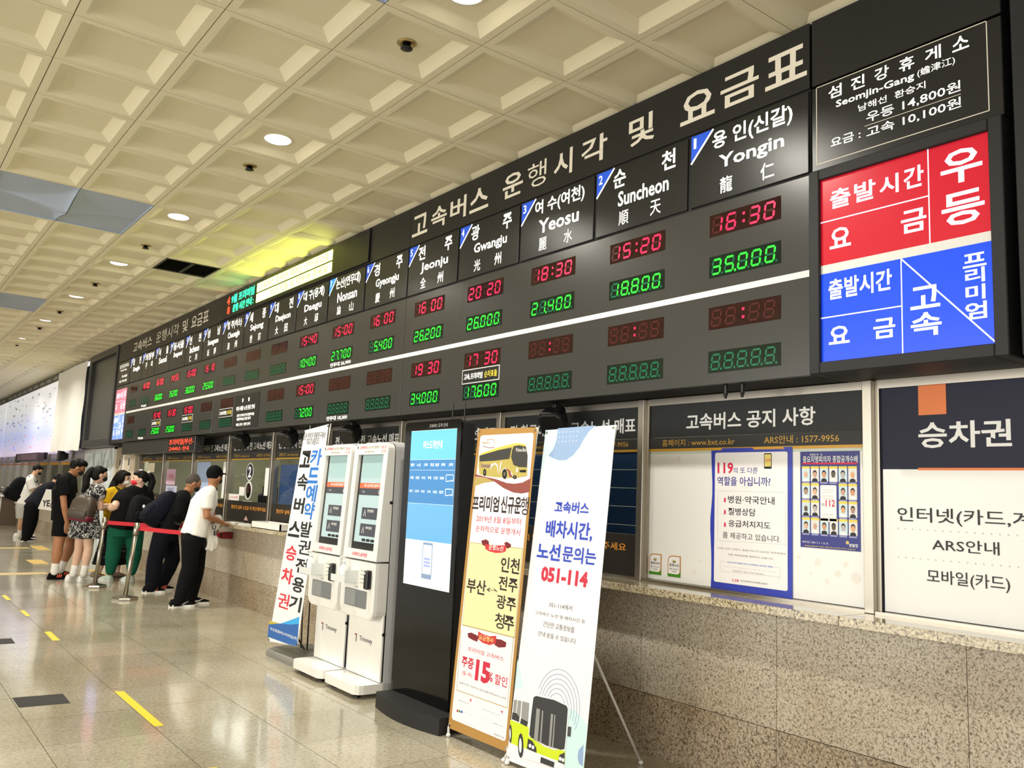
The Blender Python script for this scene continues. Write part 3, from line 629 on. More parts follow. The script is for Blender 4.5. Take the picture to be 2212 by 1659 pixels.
# ---------------------------------------------------------------- ticket kiosks (the nearer one is built, the farther one copied)
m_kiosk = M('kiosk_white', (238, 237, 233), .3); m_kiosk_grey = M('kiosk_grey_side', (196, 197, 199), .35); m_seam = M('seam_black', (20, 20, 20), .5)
m_kscreen = M('kiosk_screen', (160, 182, 184), .12, emit=.36); m_ktop = M('kiosk_screen_top', (150, 178, 178), .12, emit=.33); m_korange = M('kiosk_orange', (214, 92, 52), .2, emit=.45); m_kdark = M('kiosk_dark', (58, 60, 68), .15, emit=.1)
m_pinkred = M('pink_red_lettering', (226, 70, 100), .5); m_clear = M('frosted_clear', (225, 230, 230), .2)
def kiosk():
    ya, yb = 5.33, 5.85
    t = thing('ticket_kiosk', (2.98, 5.59, 0), 'white touch screen ticket kiosk beside the black information tower', 'ticket kiosk', 'white ticket kiosks')
    def yz(poly, x0, x1, mb=None): return (mb or MB()).prism([(-y, z) for y, z in poly][::1], lambda u, v, h: Vector((h, -u, v)), x0, x1)
    def rtop(a, b, z0, z1, r): return [(a, z0)]+[(a+r-r*math.cos(math.radians(q)), z1-r+r*math.sin(math.radians(q))) for q in (0, 22, 45, 67, 90)]+[(b-r+r*math.sin(math.radians(q)), z1-r+r*math.cos(math.radians(q))) for q in (0, 22, 45, 67, 90)]+[(b, z0)]
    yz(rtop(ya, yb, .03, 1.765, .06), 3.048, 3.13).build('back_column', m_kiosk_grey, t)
    yz(rtop(ya+.006, yb-.006, .1, 1.755, .055), 3.04, 3.049).build('seam', m_seam, t)
    bp = [(3.13, ya), (3.13, yb)]+[(2.84+.06-.06*math.sin(math.radians(q)), yb-.06+.06*math.cos(math.radians(q))) for q in (0, 30, 60, 90)]+[(2.84+.06-.06*math.cos(math.radians(q)), ya+.06-.06*math.sin(math.radians(q))) for q in (0, 30, 60, 90)]
    MB().prism(bp, lambda u, v, h: Vector((u, v, h)), .032, .092).build('base_plate', m_kiosk, t)
    for fx, fy in ((2.9, 5.42), (2.9, 5.76), (3.08, 5.4), (3.08, 5.78)): MB().lathe((fx, fy, 0), [(.026, 0), (.026, .012), (.012, .014), (.012, .033)], 14).build('foot', m_black, t)
    MB().box(3.022, 3.04, ya+.008, yb-.008, .096, .62, .004).build('lower_door', m_kiosk, t)
    # reader block with rounded lower corners
    r = .07; a, b, z0, z1 = ya+.004, yb-.004, .505, .905
    out = [(a, z1)]+[(a+r-r*math.cos(math.radians(q)), z0+r-r*math.sin(math.radians(q))) for q in (0, 22, 45, 67, 90)]+[(b-r+r*math.sin(math.radians(q)), z0+r-r*math.cos(math.radians(q))) for q in (0, 22, 45, 67, 90)]+[(b, z1)]
    c = ((a+b)/2, z1)
    def ring(x, k): return [Vector((x, c[0]+(y-c[0])*k, c[1]+(z-c[1])*k)) for y, z in out]
    MB().loft([ring(3.04, 1.0), ring(2.965, 1.0), ring(2.942, .985), ring(2.935, .955)]).build('reader_block', m_kiosk, t)
    # tilted screen head
    fx = lambda z: 2.94+(z-.918)*.055
    hd = rtop(ya+.004, yb-.004, .918, 1.752, .055)
    oy0, oy1, oz0, oz1 = ya+.066, yb-.066, .985, 1.672
    K = Surf((fx(.918), 0, .918), (0, -1, 0), (.055, 0, 1))
    n = len(hd); mb = MB()
    mb.add([(fx(z), y, z) for y, z in hd]+[(3.04, y, z) for y, z in hd], [(i, (i+1) % n, n+(i+1) % n, n+i) for i in range(n)]+[tuple(range(n, 2*n))])
    inner = [(oy0, oz0), (oy0, oz1), (oy1, oz1), (oy1, oz0)]
    iv = [Vector((fx(z), y, z)) for y, z in inner]; ib = [p+Vector((.03, 0, -.002)) for p in iv]; o0 = len(mb.v)
    mb.add(iv+ib, [(i, (i+1) % 4, 4+(i+1) % 4, 4+i) for i in range(4)])
    L = list(range(0, n)); h = n//2
    mb.f.append(tuple([o0]+[o0+1]+L[:h][::-1])); mb.f.append(tuple([o0+1, o0+2]+L[h-1:h+1][::-1])); mb.f.append(tuple([o0+2, o0+3]+L[h:][::-1])); mb.f.append((o0+3, o0, L[0], L[-1]))
    mb.build('screen_head', m_kiosk, t)
    KS = Surf(Vector((fx(.918)+.028, 0, .918)), (0, -1, 0), (.055, 0, 1)); H0 = .918
    def zz(z): return (z-H0)*math.hypot(1, .055)
    u0, u1 = -oy1, -oy0
    s = MB().plate(KS, u0, zz(oz0), u1, zz(oz1), -.004, 0).build('screen', m_black, t)
    a0, a1 = u0+.03, u1-.004
    MB().plate(KS, a0, zz(1.035), a1, zz(oz1-.004), 0, .001).build('screen_page', m_kscreen, s)
    MB().plate(KS, a0, zz(1.50), a1, zz(oz1-.004), .001, .0016).build('screen_picture', m_ktop, s)
    MB().plate(KS, a0, zz(1.425), a1, zz(1.463), .001, .002).build('screen_banner', m_korange, s); put(MB(), KS, '버스승차권 발매기', a0+.07, zz(1.433), a1-.05, zz(1.456), .0024, .015).build('lettering', m_white_letter, s)
    MB().plate(KS, a0, zz(1.375), a1, zz(1.425), .001, .002).build('screen_bar', m_kdark, s); put(MB(), KS, '01', a1-.06, zz(1.385), a1-.02, zz(1.415), .0024).build('lettering', m_white_letter, s)
    put(MB(), KS, '현재시간', a0+.05, zz(1.392), a0+.09, zz(1.405), .0024).build('lettering', m_white_letter, s)
    for z0_, z1_, w_ in ((1.202, 1.285, '현장발권'), (1.08, 1.168, '예매티켓발권')):
        MB().plate(KS, a0+.075, zz(z0_), a1-.012, zz(z1_), .001, .002).build('screen_button', m_kdark, s)
        put(MB(), KS, w_, a0+.16, zz(z0_+.05), a1-.1, zz(z0_+.07), .0026, .01).build('lettering', m_white_letter, s)
        MB().strip(KS, [(a0+.105, zz(z0_+.02)), (a0+.125, zz(z0_+.065)), (a0+.14, zz(z0_+.02))], .006, .0026).build('icon', m_white_letter, s)
    for k in range(3): MB().prism(rrect(a0+.12+.066*k, zz(1.043), a0+.175+.066*k, zz(1.062), .006, 3), KS.pt, .001, .002).build('screen_key', m_black, s)
    K0 = lambda z: zz(z)
    put(MB(), K, '고속버스', -yb+.075, zz(1.712), -yb+.21, zz(1.738), .0012, .012).build('lettering', m_pinkred, t); put(MB(), K, '승차권 발매기', -yb+.215, zz(1.714), -ya-.13, zz(1.736), .0012).build('lettering', M('olive_letter', (140, 128, 92), .5), t)
    put(MB(), K, 'Bus Ticket Kiosk', -yb+.17, zz(1.687), -yb+.31, zz(1.702), .0012).build('lettering', M('olive_letter'), t)
    for i, w_ in enumerate(('발권', '카드전용')): put(MB(), K, w_, -ya-.105, zz(1.712-.03*i), -ya-.035, zz(1.733-.03*i), .0012).build('lettering', m_pinkred, t)
    MB().plate(K, -yb+.045, zz(1.715), -yb+.055, zz(1.735), 0, .002).build('lens_dot', m_black, t)
    put(MB(), K, '시외버스승차권', -yb+.14, zz(.936), -ya-.15, zz(.966), .0012, .02).build('lettering', m_pinkred, t)
    # ticket tray, card reader, label, sanitizer shelf with pump bottle
    R = wallS(2.9345)
    MB().prism(rrect(-5.765, .583, -5.43, .705, .012), R.pt, -.0, .0012).build('tray_window', M('tray_glass', (120, 124, 126), .15), t)
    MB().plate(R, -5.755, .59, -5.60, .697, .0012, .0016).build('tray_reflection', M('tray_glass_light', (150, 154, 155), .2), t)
    put(MB(), R, '티켓', -5.62, .718, -5.57, .728, .0012).build('lettering', m_black_letter, t)
    cr_ = MB().box(2.895, 2.937, 5.375, 5.425, .725, .855, .008).build('card_reader', m_black, t); MB().lathe((2.894, 5.402, .835), [(.0, -.002), (.007, -.002), (.007, .004)], 12, (1, 0, 0)).build('reader_light', m_white, cr_)
    lb = MB().plate(R, -5.56, .735, -5.455, .865, 0, .001).build('instruction_label', M('label_paper', (232, 230, 222), .6), t)
    for k in range(4): MB().plate(R, -5.54, .755+.028*k, -5.475, .761+.028*k, .001, .0014).build('text_line', M('label_ink', (160, 158, 155), .6), lb)
    sh = MB().box(2.83, 2.937, 5.58, 5.80, .752, .757).box(2.83, 2.833, 5.58, 5.80, .757, .80).box(2.83, 2.937, 5.578, 5.581, .757, .84).build('sanitizer_shelf', m_clear, t)
    bt = MB().lathe((2.885, 5.71, .757), [(.03, 0), (.032, .01), (.032, .085), (.022, .105), (.012, .112), (.012, .125), (.016, .127), (.016, .14), (.005, .142), (.005, .165)], 18).build('pump_bottle', m_clear, sh, True)
    MB().box(2.85, 2.892, 5.703, 5.717, .918, .932, .003).build('pump_nozzle', m_white, sh)
    W2 = wallS(3.0215)
    put(MB(), W2, 'Tmoney', -5.66, .325, -5.47, .368, .0012, .004).build('lettering', M('charcoal_letter', (70, 66, 66), .5), t)
    MB().face(W2, [(-5.735, .372), (-5.735, .361), (-5.716, .364), (-5.716, .318), (-5.706, .318), (-5.706, .367), (-5.69, .372)], .0012).build('emblem', M('emblem_dark', (96, 50, 52), .5), t)
    MB().face(W2, [(-5.735, .372), (-5.735, .361), (-5.722, .363), (-5.718, .372)], .0016).build('emblem_red', M('emblem_red', (214, 40, 60), .5), t)
    for z in (1.33, .42): MB().lathe((3.03, ya+.004, z), [(.0, .006), (.009, .006), (.012, 0)], 14, (0, -1, 0)).build('lock', m_black, t)
    return t
k2 = kiosk()
k1 = copy_tree(k2, None, (0, .562, 0)); k1['label'] = 'white touch screen ticket kiosk next to the tall vertical banner'

# ---------------------------------------------------------------- black information tower
m_gloss_black = M('gloss_black', (7, 7, 8), .07, spec=.4)
t = thing('information_tower', (3.0, 4.8, 0), 'black standing information tower with a bright blue bus arrival screen', 'digital signage')
SS = wallS(2.995)
MB().prism(rrect(-5.13, .06, -4.44, 1.885, .03), SS.pt, -.012, 0).build('front_glass', m_gloss_black, t)
MB().prism(rrect(-5.125, .06, -4.445, 1.88, .03), SS.pt, -.11, -.012).build('housing', m_matte_black, t)
arc = [(3.12, 4.35), (3.12, 5.12)]+[(2.88-.055*math.sin(math.pi*k/10), 5.12-.077*k) for k in range(11)]
MB().prism(arc, lambda u, v, h: Vector((u, v, h)), 0, .1).build('base', m_matte_black, t)
m_s1 = M('arrival_screen_sky', (96, 176, 206), .1, emit=.5); m_s2 = M('arrival_screen_blue', (60, 122, 178), .1, emit=.42); m_s3 = M('arrival_screen_pale', (92, 154, 204), .1, emit=.5); m_s4 = M('arrival_screen_white', (206, 222, 222), .1, emit=.55); m_slt = M('screen_white_text', (240, 250, 255), .3, emit=.9)
sc = MB().plate(SS, -5.045, .805, -4.487, 1.825, 0, .001).build('screen', m_s4, t)
for a, b, m in ((1.63, 1.825, m_s1), (1.56, 1.63, m_s2), (1.34, 1.56, m_s2), (1.1, 1.34, m_s3)): MB().plate(SS, -5.045, a, -4.487, b-.002, .001, .0014).build('screen_field', m, sc)
put(MB(), SS, '버스도착안내', -4.88, 1.70, -4.65, 1.755, .0018, .012).build('lettering', m_slt, sc)
for k, (s, u) in enumerate((('출발지', -5.03), ('노선', -4.95), ('도착지', -4.86), ('등급', -4.78), ('출발', -4.72), ('도착예정', -4.65), ('상태', -4.56))): put(MB(), SS, s, u, 1.585, u+.045, 1.605, .0018).build('lettering', m_slt, sc)
for z, row in ((1.50, ('서울', '1023', '부산', '우등', '13:20', '18:04')), (1.41, ('대구', '1174', '부산', '고속', '14:24', '18:29'))):
    for k, s in enumerate(row): put(MB(), SS, s, -5.03+.075*k, z, -4.985+.075*k, z+.018, .0018).build('lettering', m_slt, sc)
    MB().strip(SS, rrect(-4.585, z-.012, -4.50, z+.03, .008, 3)+[(-4.5, z-.004)], .004, .0018).build('status_box', m_slt, sc)
m_ph = M('phone_drawing', (120, 140, 170), .2, emit=.4)
ph = MB().prism(rrect(-4.82, .86, -4.70, 1.09, .01, 3), SS.pt, .001, .0016).build('phone_drawing', m_ph, sc)
MB().plate(SS, -4.812, .89, -4.708, 1.075, .0016, .002).build('phone_page', m_s4, sc)
for k in range(3): MB().prism(rrect(-4.80, .935+.022*k, -4.72, .95+.022*k, .004, 2), SS.pt, .002, .0024).build('phone_button', M('phone_button', (150, 160, 235), .3, emit=.4), sc)
put(MB(), SS, '고속버스 도착 안내', -4.82, 1.84, -4.60, 1.865, .001).build('lettering', M('grey_letter', (190, 190, 190), .5), t)
for y in (4.49, 4.63): MB().tube([(3.05, y, 1.88), (3.05, y, 2.0)], .005, 8).build('antenna', m_black, t)

# ---------------------------------------------------------------- stand banners
m_pole = M('white_pole', (226, 226, 224), .35); m_bsheet = M('banner_sheet', (240, 238, 244), .5); m_kraft = M('banner_brown', (178, 134, 66), .55)
def polyp(S, C, pts): return [S.uv(C(*p)) for p in pts]
def flat(S, name, mat, parent, poly, h): return MB().face(S, poly if area2(poly) > 0 else poly[::-1], h).build(name, mat, parent)
def area2(p): return sum(p[i][0]*p[(i+1) % len(p)][1]-p[(i+1) % len(p)][0]*p[i][1] for i in range(len(p)))
def say(S, parent, mat, h, C, lst):
    """(string, left px, top px, right px, bottom px [, bold]) with the box slope along the banner taken from the surface itself"""
    for q in lst:
        s, x0, y0, x1, y1 = q[:5]; a = S.uv(C(x0, y0)); b = S.uv(C(x1, y1)); e = (a[1]-b[1])*.09
        put(MB(), S, s, a[0], b[1]-e, b[0], a[1]+e, h, q[5] if len(q) > 5 else .004).build('lettering', mat, parent)
def sheet(S, corners, mat, parent, th=.0016, name='sheet'):
    p = [S.uv(c) for c in corners]; return MB().prism(p if area2(p) > 0 else p[::-1], S.pt, -th, 0).build(name, mat, parent), p
def xframe(parent, S, p, foot):
    """crossed poles behind the sheet with a rear leg; p = corners bl, br, tr, tl in uv"""
    bl, br, tr, tl = p; c = ((bl[0]+br[0])/2, .82)
    hub = S.pt(c[0], c[1], -.10)
    for q in (tl, tr):
        e = S.pt(q[0], q[1], -.004); m = (hub+e)/2+S.n*-.05+(e-hub).cross(S.n).normalized()*0; MB().tube([hub, m, e], .006, 8).build('upper_pole', m_pole, parent, True)
    for q, y in ((bl, -1), (br, 1)):
        f = S.pt(q[0], q[1], -.004); g = Vector((f.x-.012, f.y+y*.018*0+(-.018 if y < 0 else .018), .012)); MB().tube([hub, (hub+f)/2, f, g], .008, 8).build('lower_pole', m_pole, parent, True)
        MB().ell(g, (.014, .014, .012), nu=10, nv=6).build('foot_cap', m_white, parent, True)
    MB().tube([hub, foot], .008, 8).build('rear_leg', m_pole, parent, True); MB().ell(foot, (.014, .014, .012), nu=10, nv=6).build('foot_cap', m_white, parent, True)
    MB().ell(hub, (.03, .03, .05), nu=12, nv=8).build('hub', m_white, parent, True)
    for q in (bl, br, tl, tr):
        cx, cy = (bl[0]+br[0]+tl[0]+tr[0])/4, (bl[1]+tl[1])/2; u, v = q[0]+(.015 if q[0] < cx else -.015), q[1]+(.015 if q[1] < cy else -.015)
        MB().prism(disc(S, u, v, .008, n=10), S.pt, 0, .003).build('eyelet', m_chrome, parent)
# brown framed banner
SB = Surf((2.93, 4.33, .04), (0, -1, 0), (.122, 0, 1.776))
t = thing('stand_banner', (2.95, 4.04, 0), 'brown bordered stand banner with a golden coach and a yellow route panel', 'banner', 'stand banners by the kiosks')
sh, p = sheet(SB, [(968, 1572), (1096, 1625), (1160, 923), (1033.7, 926.5)], m_kraft, t)
xframe(t, SB, p, Vector((3.40, 4.04, .012)))
b1 = crop(960, 900, .16871); b2 = crop(960, 1150, .15068); b3 = crop(950, 1360, .18025)
white = polyp(SB, b1, [(445, 210), (1160, 172)])
MB().prism(rrect(.026, .062, .552, 1.742, .02), SB.pt, 0, .0006).build('white_face', m_bsheet, t)
m_br_dark = M('maroon_swash', (146, 74, 66), .5); m_br_gold = M('ochre_swash', (184, 164, 92), .5); m_bus_gold = M('bus_gold', (190, 174, 92), .5); m_bus_glass = M('bus_glass', (62, 62, 60), .4); m_bus_roof = M('bus_roof_yellow', (222, 204, 92), .5)
flat(SB, 'swash', m_br_gold, t, polyp(SB, b1, [(390, 770), (560, 790), (700, 815), (640, 830), (500, 850), (380, 895)]), .001)
flat(SB, 'swash', m_br_dark, t, polyp(SB, b1, [(392, 735), (520, 770), (660, 800), (800, 850), (900, 860), (1000, 845), (1105, 790), (1090, 965), (990, 985), (880, 970), (760, 915), (640, 830), (540, 785), (392, 765)]), .0014)
flat(SB, 'bus_body', m_bus_gold, t, polyp(SB, b1, [(445, 500), (680, 425), (880, 365), (960, 345), (1045, 360), (1065, 480), (1062, 760), (900, 790), (780, 780), (660, 775), (500, 755), (450, 735), (440, 620)]), .0018)
flat(SB, 'bus_roof', m_bus_roof, t, polyp(SB, b1, [(465, 475), (690, 395), (880, 345), (960, 338), (1045, 358), (1050, 378), (960, 365), (890, 375), (690, 430), (470, 500)]), .0022)
flat(SB, 'bus_windows', m_bus_glass, t, polyp(SB, b1, [(455, 500), (690, 430), (865, 398), (835, 540), (640, 565), (455, 575)]), .0026)
flat(SB, 'bus_windscreen', m_bus_glass, t, polyp(SB, b1, [(895, 378), (960, 368), (1045, 385), (1068, 500), (1060, 650), (960, 645), (890, 620), (858, 520), (872, 430)]), .0026)
for q in ([(590, 690), (600, 620), (650, 590), (690, 620), (690, 740), (680, 640), (650, 610), (615, 640)], [(700, 735), (720, 600), (745, 560), (725, 660)], [(705, 735), (760, 670), (800, 655), (870, 720), (885, 770), (830, 700), (790, 672), (750, 695)]): flat(SB, 'bus_stripe', m_bsheet, t, polyp(SB, b1, q), .003)
flat(SB, 'bus_stripe', m_br_dark, t, polyp(SB, b1, [(800, 660), (850, 700), (870, 770), (840, 772), (820, 700), (790, 668)]), .0032)
for cx_, cy_, rx, ry in ((520, 715, 20, 45), (775, 735, 30, 65), (905, 775, 26, 24)):
    flat(SB, 'bus_wheel', m_black, t, polyp(SB, b1, [(cx_+rx*math.cos(a*.5236), cy_+ry*math.sin(a*.5236)) for a in range(12)]), .0034); flat(SB, 'bus_hub', m_chrome, t, polyp(SB, b1, [(cx_+rx*.45*math.cos(a*.7854), cy_+ry*.45*math.sin(a*.7854)) for a in range(8)]), .0038)
flat(SB, 'bus_grille', m_black, t, polyp(SB, b1, [(962, 685), (1052, 680), (1045, 715), (970, 712)]), .003); flat(SB, 'bus_lamp', m_white, t, polyp(SB, b1, [(925, 660), (945, 650), (945, 710), (925, 720)]), .003)
say(SB, t, m_white_letter, .0032, b1, [('Prime-Bus', 925, 405, 1050, 445)]); say(SB, t, M('purple_letter', (130, 90, 150), .5), .0032, b1, [('Premium', 475, 600, 590, 650)])
say(SB, t, m_kraft, .001, b1, [('PREMIUM BUS', 478, 325, 585, 345)])
mb = MB(); mb.strip(SB, polyp(SB, b1, [(540, 305), (590, 288), (630, 295), (645, 330), (640, 365)]), .004, .001); mb.build('coach_outline', m_kraft, t)
MB().strip(SB, polyp(SB, b1, [(495, 375), (570, 400), (600, 400), (640, 390)]), .004, .001).build('coach_outline', m_br_dark, t)
m_bk = M('brown_black_letter', (48, 32, 30), .5); m_crim = M('crimson_letter', (206, 36, 66), .5)
say(SB, t, m_bk, .001, b1, [('프리미엄', 370, 1022, 692, 1212, .03), ('신규운', 735, 1030, 975, 1235, .028), ('행', 988, 1045, 1070, 1248, .008)])
say(SB, t, m_crim, .001, b1, [('2019년 3월 8일부터', 415, 1265, 980, 1385), ('순차적으로 운행개시', 405, 1395, 968, 1520)])
m_yel = M('route_panel_yellow', (238, 230, 176), .5); m_tan = M('panel_edge_tan', (190, 168, 104), .5)
q = polyp(SB, b2, [(372, 150), (1118, 238), (1005, 1500), (262, 1318)]); flat(SB, 'route_panel_edge', m_tan, t, [(q[0][0]-.004, q[0][1]+.004), (q[1][0]+.004, q[1][1]+.004), (q[2][0]+.004, q[2][1]-.006), (q[3][0]-.004, q[3][1]-.006)], .001); flat(SB, 'route_panel', m_yel, t, q, .0014)
m_rib = M('ribbon_red', (206, 52, 56), .5); m_rib2 = M('ribbon_dark', (120, 26, 36), .5)
def ribbon(C, mid, l, r_):
    flat(SB, 'ribbon_tail', m_rib2, t, polyp(SB, C, l), .0018); flat(SB, 'ribbon_tail', m_rib2, t, polyp(SB, C, r_), .0018); flat(SB, 'ribbon', m_rib, t, polyp(SB, C, mid), .0022)
ribbon(b2, [(590, 165), (650, 180), (760, 188), (870, 185), (890, 195), (885, 270), (830, 292), (740, 295), (640, 270), (590, 235)], [(530, 120), (600, 100), (640, 130), (640, 190), (590, 200), (550, 180)], [(860, 150), (900, 135), (960, 175), (950, 215), (900, 235), (880, 200)])
ribbon(b3, [(465, 20), (520, 55), (600, 80), (680, 75), (675, 165), (600, 185), (520, 160), (460, 110)], [(335, 45), (380, 35), (470, 80), (450, 145), (400, 125), (345, 95)], [(670, 110), (740, 120), (800, 155), (790, 210), (710, 215), (660, 185)])
say(SB, t, m_white_letter, .0028, b2, [('운행노선', 645, 178, 845, 268, .01)]); say(SB, t, M('pale_yellow_letter', (250, 236, 150), .5), .0028, b3, [('요금행사', 478, 60, 645, 160, .005)])
say(SB, t, m_bk, .002, b2, [('부산', 335, 662, 590, 895, .022), ('인천', 820, 362, 1072, 588, .022), ('전주', 790, 632, 1045, 858, .022), ('광주', 758, 900, 1020, 1130, .018), ('청', 735, 1162, 855, 1382, .012), ('주', 870, 1200, 992, 1412, .022), ('↔', 612, 790, 757, 870, .02)])
q = polyp(SB, b3, [(258, 5), (885, 90), (808, 938), (205, 725)]); MB().strip(SB, [q[0], q[3], q[2], q[1]], .005, .001).build('fare_panel_edge', m_tan, t)
say(SB, t, m_crim, .001, b3, [('프리미엄 고속버스', 340, 205, 765, 378), ('주중', 270, 322, 402, 476, .025), ('15', 440, 372, 592, 645, .05), ('%', 585, 510, 632, 625, .02), ('할인', 665, 535, 805, 690, .01), ('(월~목)', 268, 490, 385, 580)])
m_gl = M('grey_print', (130, 126, 124), .5); m_dk = M('dark_print', (70, 66, 68), .5)
say(SB, t, m_gl, .001, b3, [('주말(금·일), 공휴일 및 명절 특별교통대책기간 제외', 235, 640, 795, 815)])
say(SB, t, m_dk, .001, b3, [('금호고속', 228, 840, 345, 895), ('동양고속', 285, 985, 388, 1030), ('(주)천일고속', 275, 1095, 445, 1170), ('금호속리산고속', 520, 950, 722, 1035), ('삼화고속', 635, 1110, 760, 1170), ('한일고속', 650, 1240, 772, 1310)])
say(SB, t, m_gl, .001, b3, [('SAMHWA', 485, 1060, 615, 1110)])
for k, c in enumerate(((206, 40, 60), (40, 140, 80), (30, 90, 190))): flat(SB, 'emblem_square', M('emblem_square_%d' % k, c, .5), t, polyp(SB, b3, [(205+25*k, 958+6*k), (225+25*k, 962+6*k), (225+25*k, 990+6*k), (205+25*k, 985+6*k)]), .001)
for C0 in ((355, 835), (730, 975)): flat(SB, 'emblem_wing', m_crim, t, polyp(SB, b3, [(C0[0], C0[1]), (C0[0]+28, C0[1]), (C0[0]+15, C0[1]+45), (C0[0]+12, C0[1]+15)]), .001)
# white and sky blue banner
SW = Surf((2.92, 3.745, .03), (.035, -.571, 0), (.185, 0, 1.765))
t = thing('stand_banner', (2.96, 3.46, 0), 'white and sky blue stand banner with a lime green bus and phone number', 'banner', 'stand banners by the kiosks')
ub, vb = SW.uv((1094, 1641)); ut, vt = SW.uv((1178.8, 929.4)); ur, vr = SW.uv((1330.5, 917.8)); ux, _ = SW.uv((1262, 1650))
p = [(ub, vb), (ux, vb), (ur, vr), (ut, vt)]; MB().prism(p, SW.pt, -.0016, 0).build('sheet', m_bsheet, t)
xframe(t, SW, p, Vector((3.549, 3.367, .012)))
w1_ = crop(1080, 890, .46381); w2_ = crop(1080, 1380, .16820); w3_ = crop(1060, 860, .15371)
m_aqua = M('print_aqua', (206, 236, 238), .5); m_steelblue = M('print_steel_blue', (146, 174, 212), .5); m_cobalt = M('print_cobalt', (38, 70, 190), .5); m_lime = M('print_lime', (206, 226, 20), .5); m_violet = M('print_violet_line', (112, 124, 180), .5)
tl, tr = (ut, vt), (ur, vr)
flat(SW, 'print_shape', m_aqua, t, [tl, (ut+.002, vt-.30)]+polyp(SW, w1_, [(215, 205), (240, 235), (290, 270), (350, 288), (420, 275), (480, 250), (523, 232)])+[tr], .0006)
flat(SW, 'print_shape', m_steelblue, t, polyp(SW, w3_, [(945, 425), (1480, 385), (1390, 460), (1320, 560), (1250, 690), (1160, 800), (1060, 870), (960, 875), (870, 840), (815, 805), (880, 720), (925, 590), (940, 500)]), .001)
mb = MB()
for r_ in range(3):
    for c_ in range(6): mb.face(SW, disc(SW, *SW.uv(w3_(972+49*c_-6*r_, 482+66*r_-3*c_)), .0035, n=8), .0014)
for r_ in range(7):
    for c_ in range(2): mb.face(SW, disc(SW, *SW.uv(w3_(1630-8*r_+60*c_, 465+80*r_-8*c_)), .003, n=8), .0014)
tag(mb.build('print_dots', m_bsheet, t), kind='stuff')
say(SW, t, m_cobalt, .0012, w1_, [('고속버스', 258, 418, 412, 474, .03), ('배차시간,', 218, 508, 428, 600, .03), ('노선', 178, 612, 278, 690, .03), ('문의는', 296, 628, 445, 710, .024)])
say(SW, t, m_crim, .0012, w1_, [('051-114', 196, 722, 406, 814, .045)])
say(SW, t, m_gl, .0012, w1_, [('051-114에서', 232, 885, 335, 925), ('고속버스 노선 및 배차시간 등', 165, 925, 396, 985), ('간단한 교통정보를', 203, 975, 346, 1028), ('안내 받을 수 있습니다.', 180, 1020, 356, 1080)])
flat(SW, 'print_shape', m_aqua, t, polyp(SW, w2_, [(225, 265), (260, 400), (290, 560), (292, 635), (190, 635)]), .0006)
flat(SW, 'print_shape', m_aqua, t, [(ux-.18, vb+.02), (ux, vb+.02), (ux, vb+.30)]+polyp(SW, w2_, [(1090, 1070), (1040, 990), (960, 920), (880, 890)]), .0006)
flat(SW, 'print_shape', m_steelblue, t, polyp(SW, w2_, [(1075, 1355), (1065, 1640), (1015, 1600), (998, 1520), (1010, 1430)]), .0009)
for k in range(6):
    C_ = (745-4*k, 870+12*k); rx, ry = 280-32*k, 480-50*k; pth = polyp(SW, w2_, [(C_[0]+rx*math.cos(math.radians(a)), C_[1]-ry*math.sin(math.radians(a))) for a in range(-38+6*k, 160, 9)]); MB().strip(SW, pth, .0022, .001).build('print_arc', m_violet, t)
m_busdk = M('print_bus_dark', (40, 40, 40), .4); m_busgr = M('print_bus_grey', (150, 150, 148), .4)
flat(SW, 'bus_side', m_bsheet, t, polyp(SW, w2_, [(190, 640), (450, 690), (430, 1400), (130, 1330), (150, 1000)]), .0014)
flat(SW, 'bus_lime', m_lime, t, polyp(SW, w2_, [(135, 1040), (370, 1130), (380, 1250), (560, 1380), (700, 1430), (840, 1410), (835, 1610), (480, 1470), (300, 1410), (130, 1330)]), .0018)
flat(SW, 'bus_bumper', m_bsheet, t, polyp(SW, w2_, [(310, 1400), (480, 1465), (830, 1600), (825, 1659), (700, 1650), (310, 1530)]), .002)
flat(SW, 'bus_white', m_bsheet, t, polyp(SW, w2_, [(430, 725), (480, 715), (700, 770), (880, 850), (890, 960), (860, 1290), (840, 1435), (820, 1440), (370, 1250), (395, 960)]), .0022)
flat(SW, 'bus_windscreen', m_busdk, t, polyp(SW, w2_, [(435, 750), (470, 733), (700, 785), (860, 860), (876, 900), (850, 1260), (832, 1415), (790, 1425), (600, 1370), (400, 1265), (380, 1230), (405, 980)]), .0026)
for q in ([(475, 890), (520, 905), (490, 1315), (440, 1295)], [(545, 920), (562, 925), (535, 1340), (515, 1330)], [(660, 960), (690, 970), (655, 1390), (630, 1380)], [(705, 975), (718, 980), (688, 1400), (672, 1395)]): flat(SW, 'bus_reflection', m_busgr, t, polyp(SW, w2_, q), .003)
for q in ([(185, 780), (225, 785), (208, 945), (168, 935)], [(236, 788), (278, 798), (262, 1000), (215, 960)], [(290, 800), (380, 825), (365, 1060), (275, 1010)]): flat(SW, 'bus_window', m_busgr, t, polyp(SW, w2_, q), .002)
for q in ([(165, 940), (208, 950), (255, 1000), (248, 1070), (155, 1030)], [(275, 1015), (365, 1065), (350, 1130), (262, 1085)]): flat(SW, 'bus_window', m_busdk, t, polyp(SW, w2_, q), .0022)
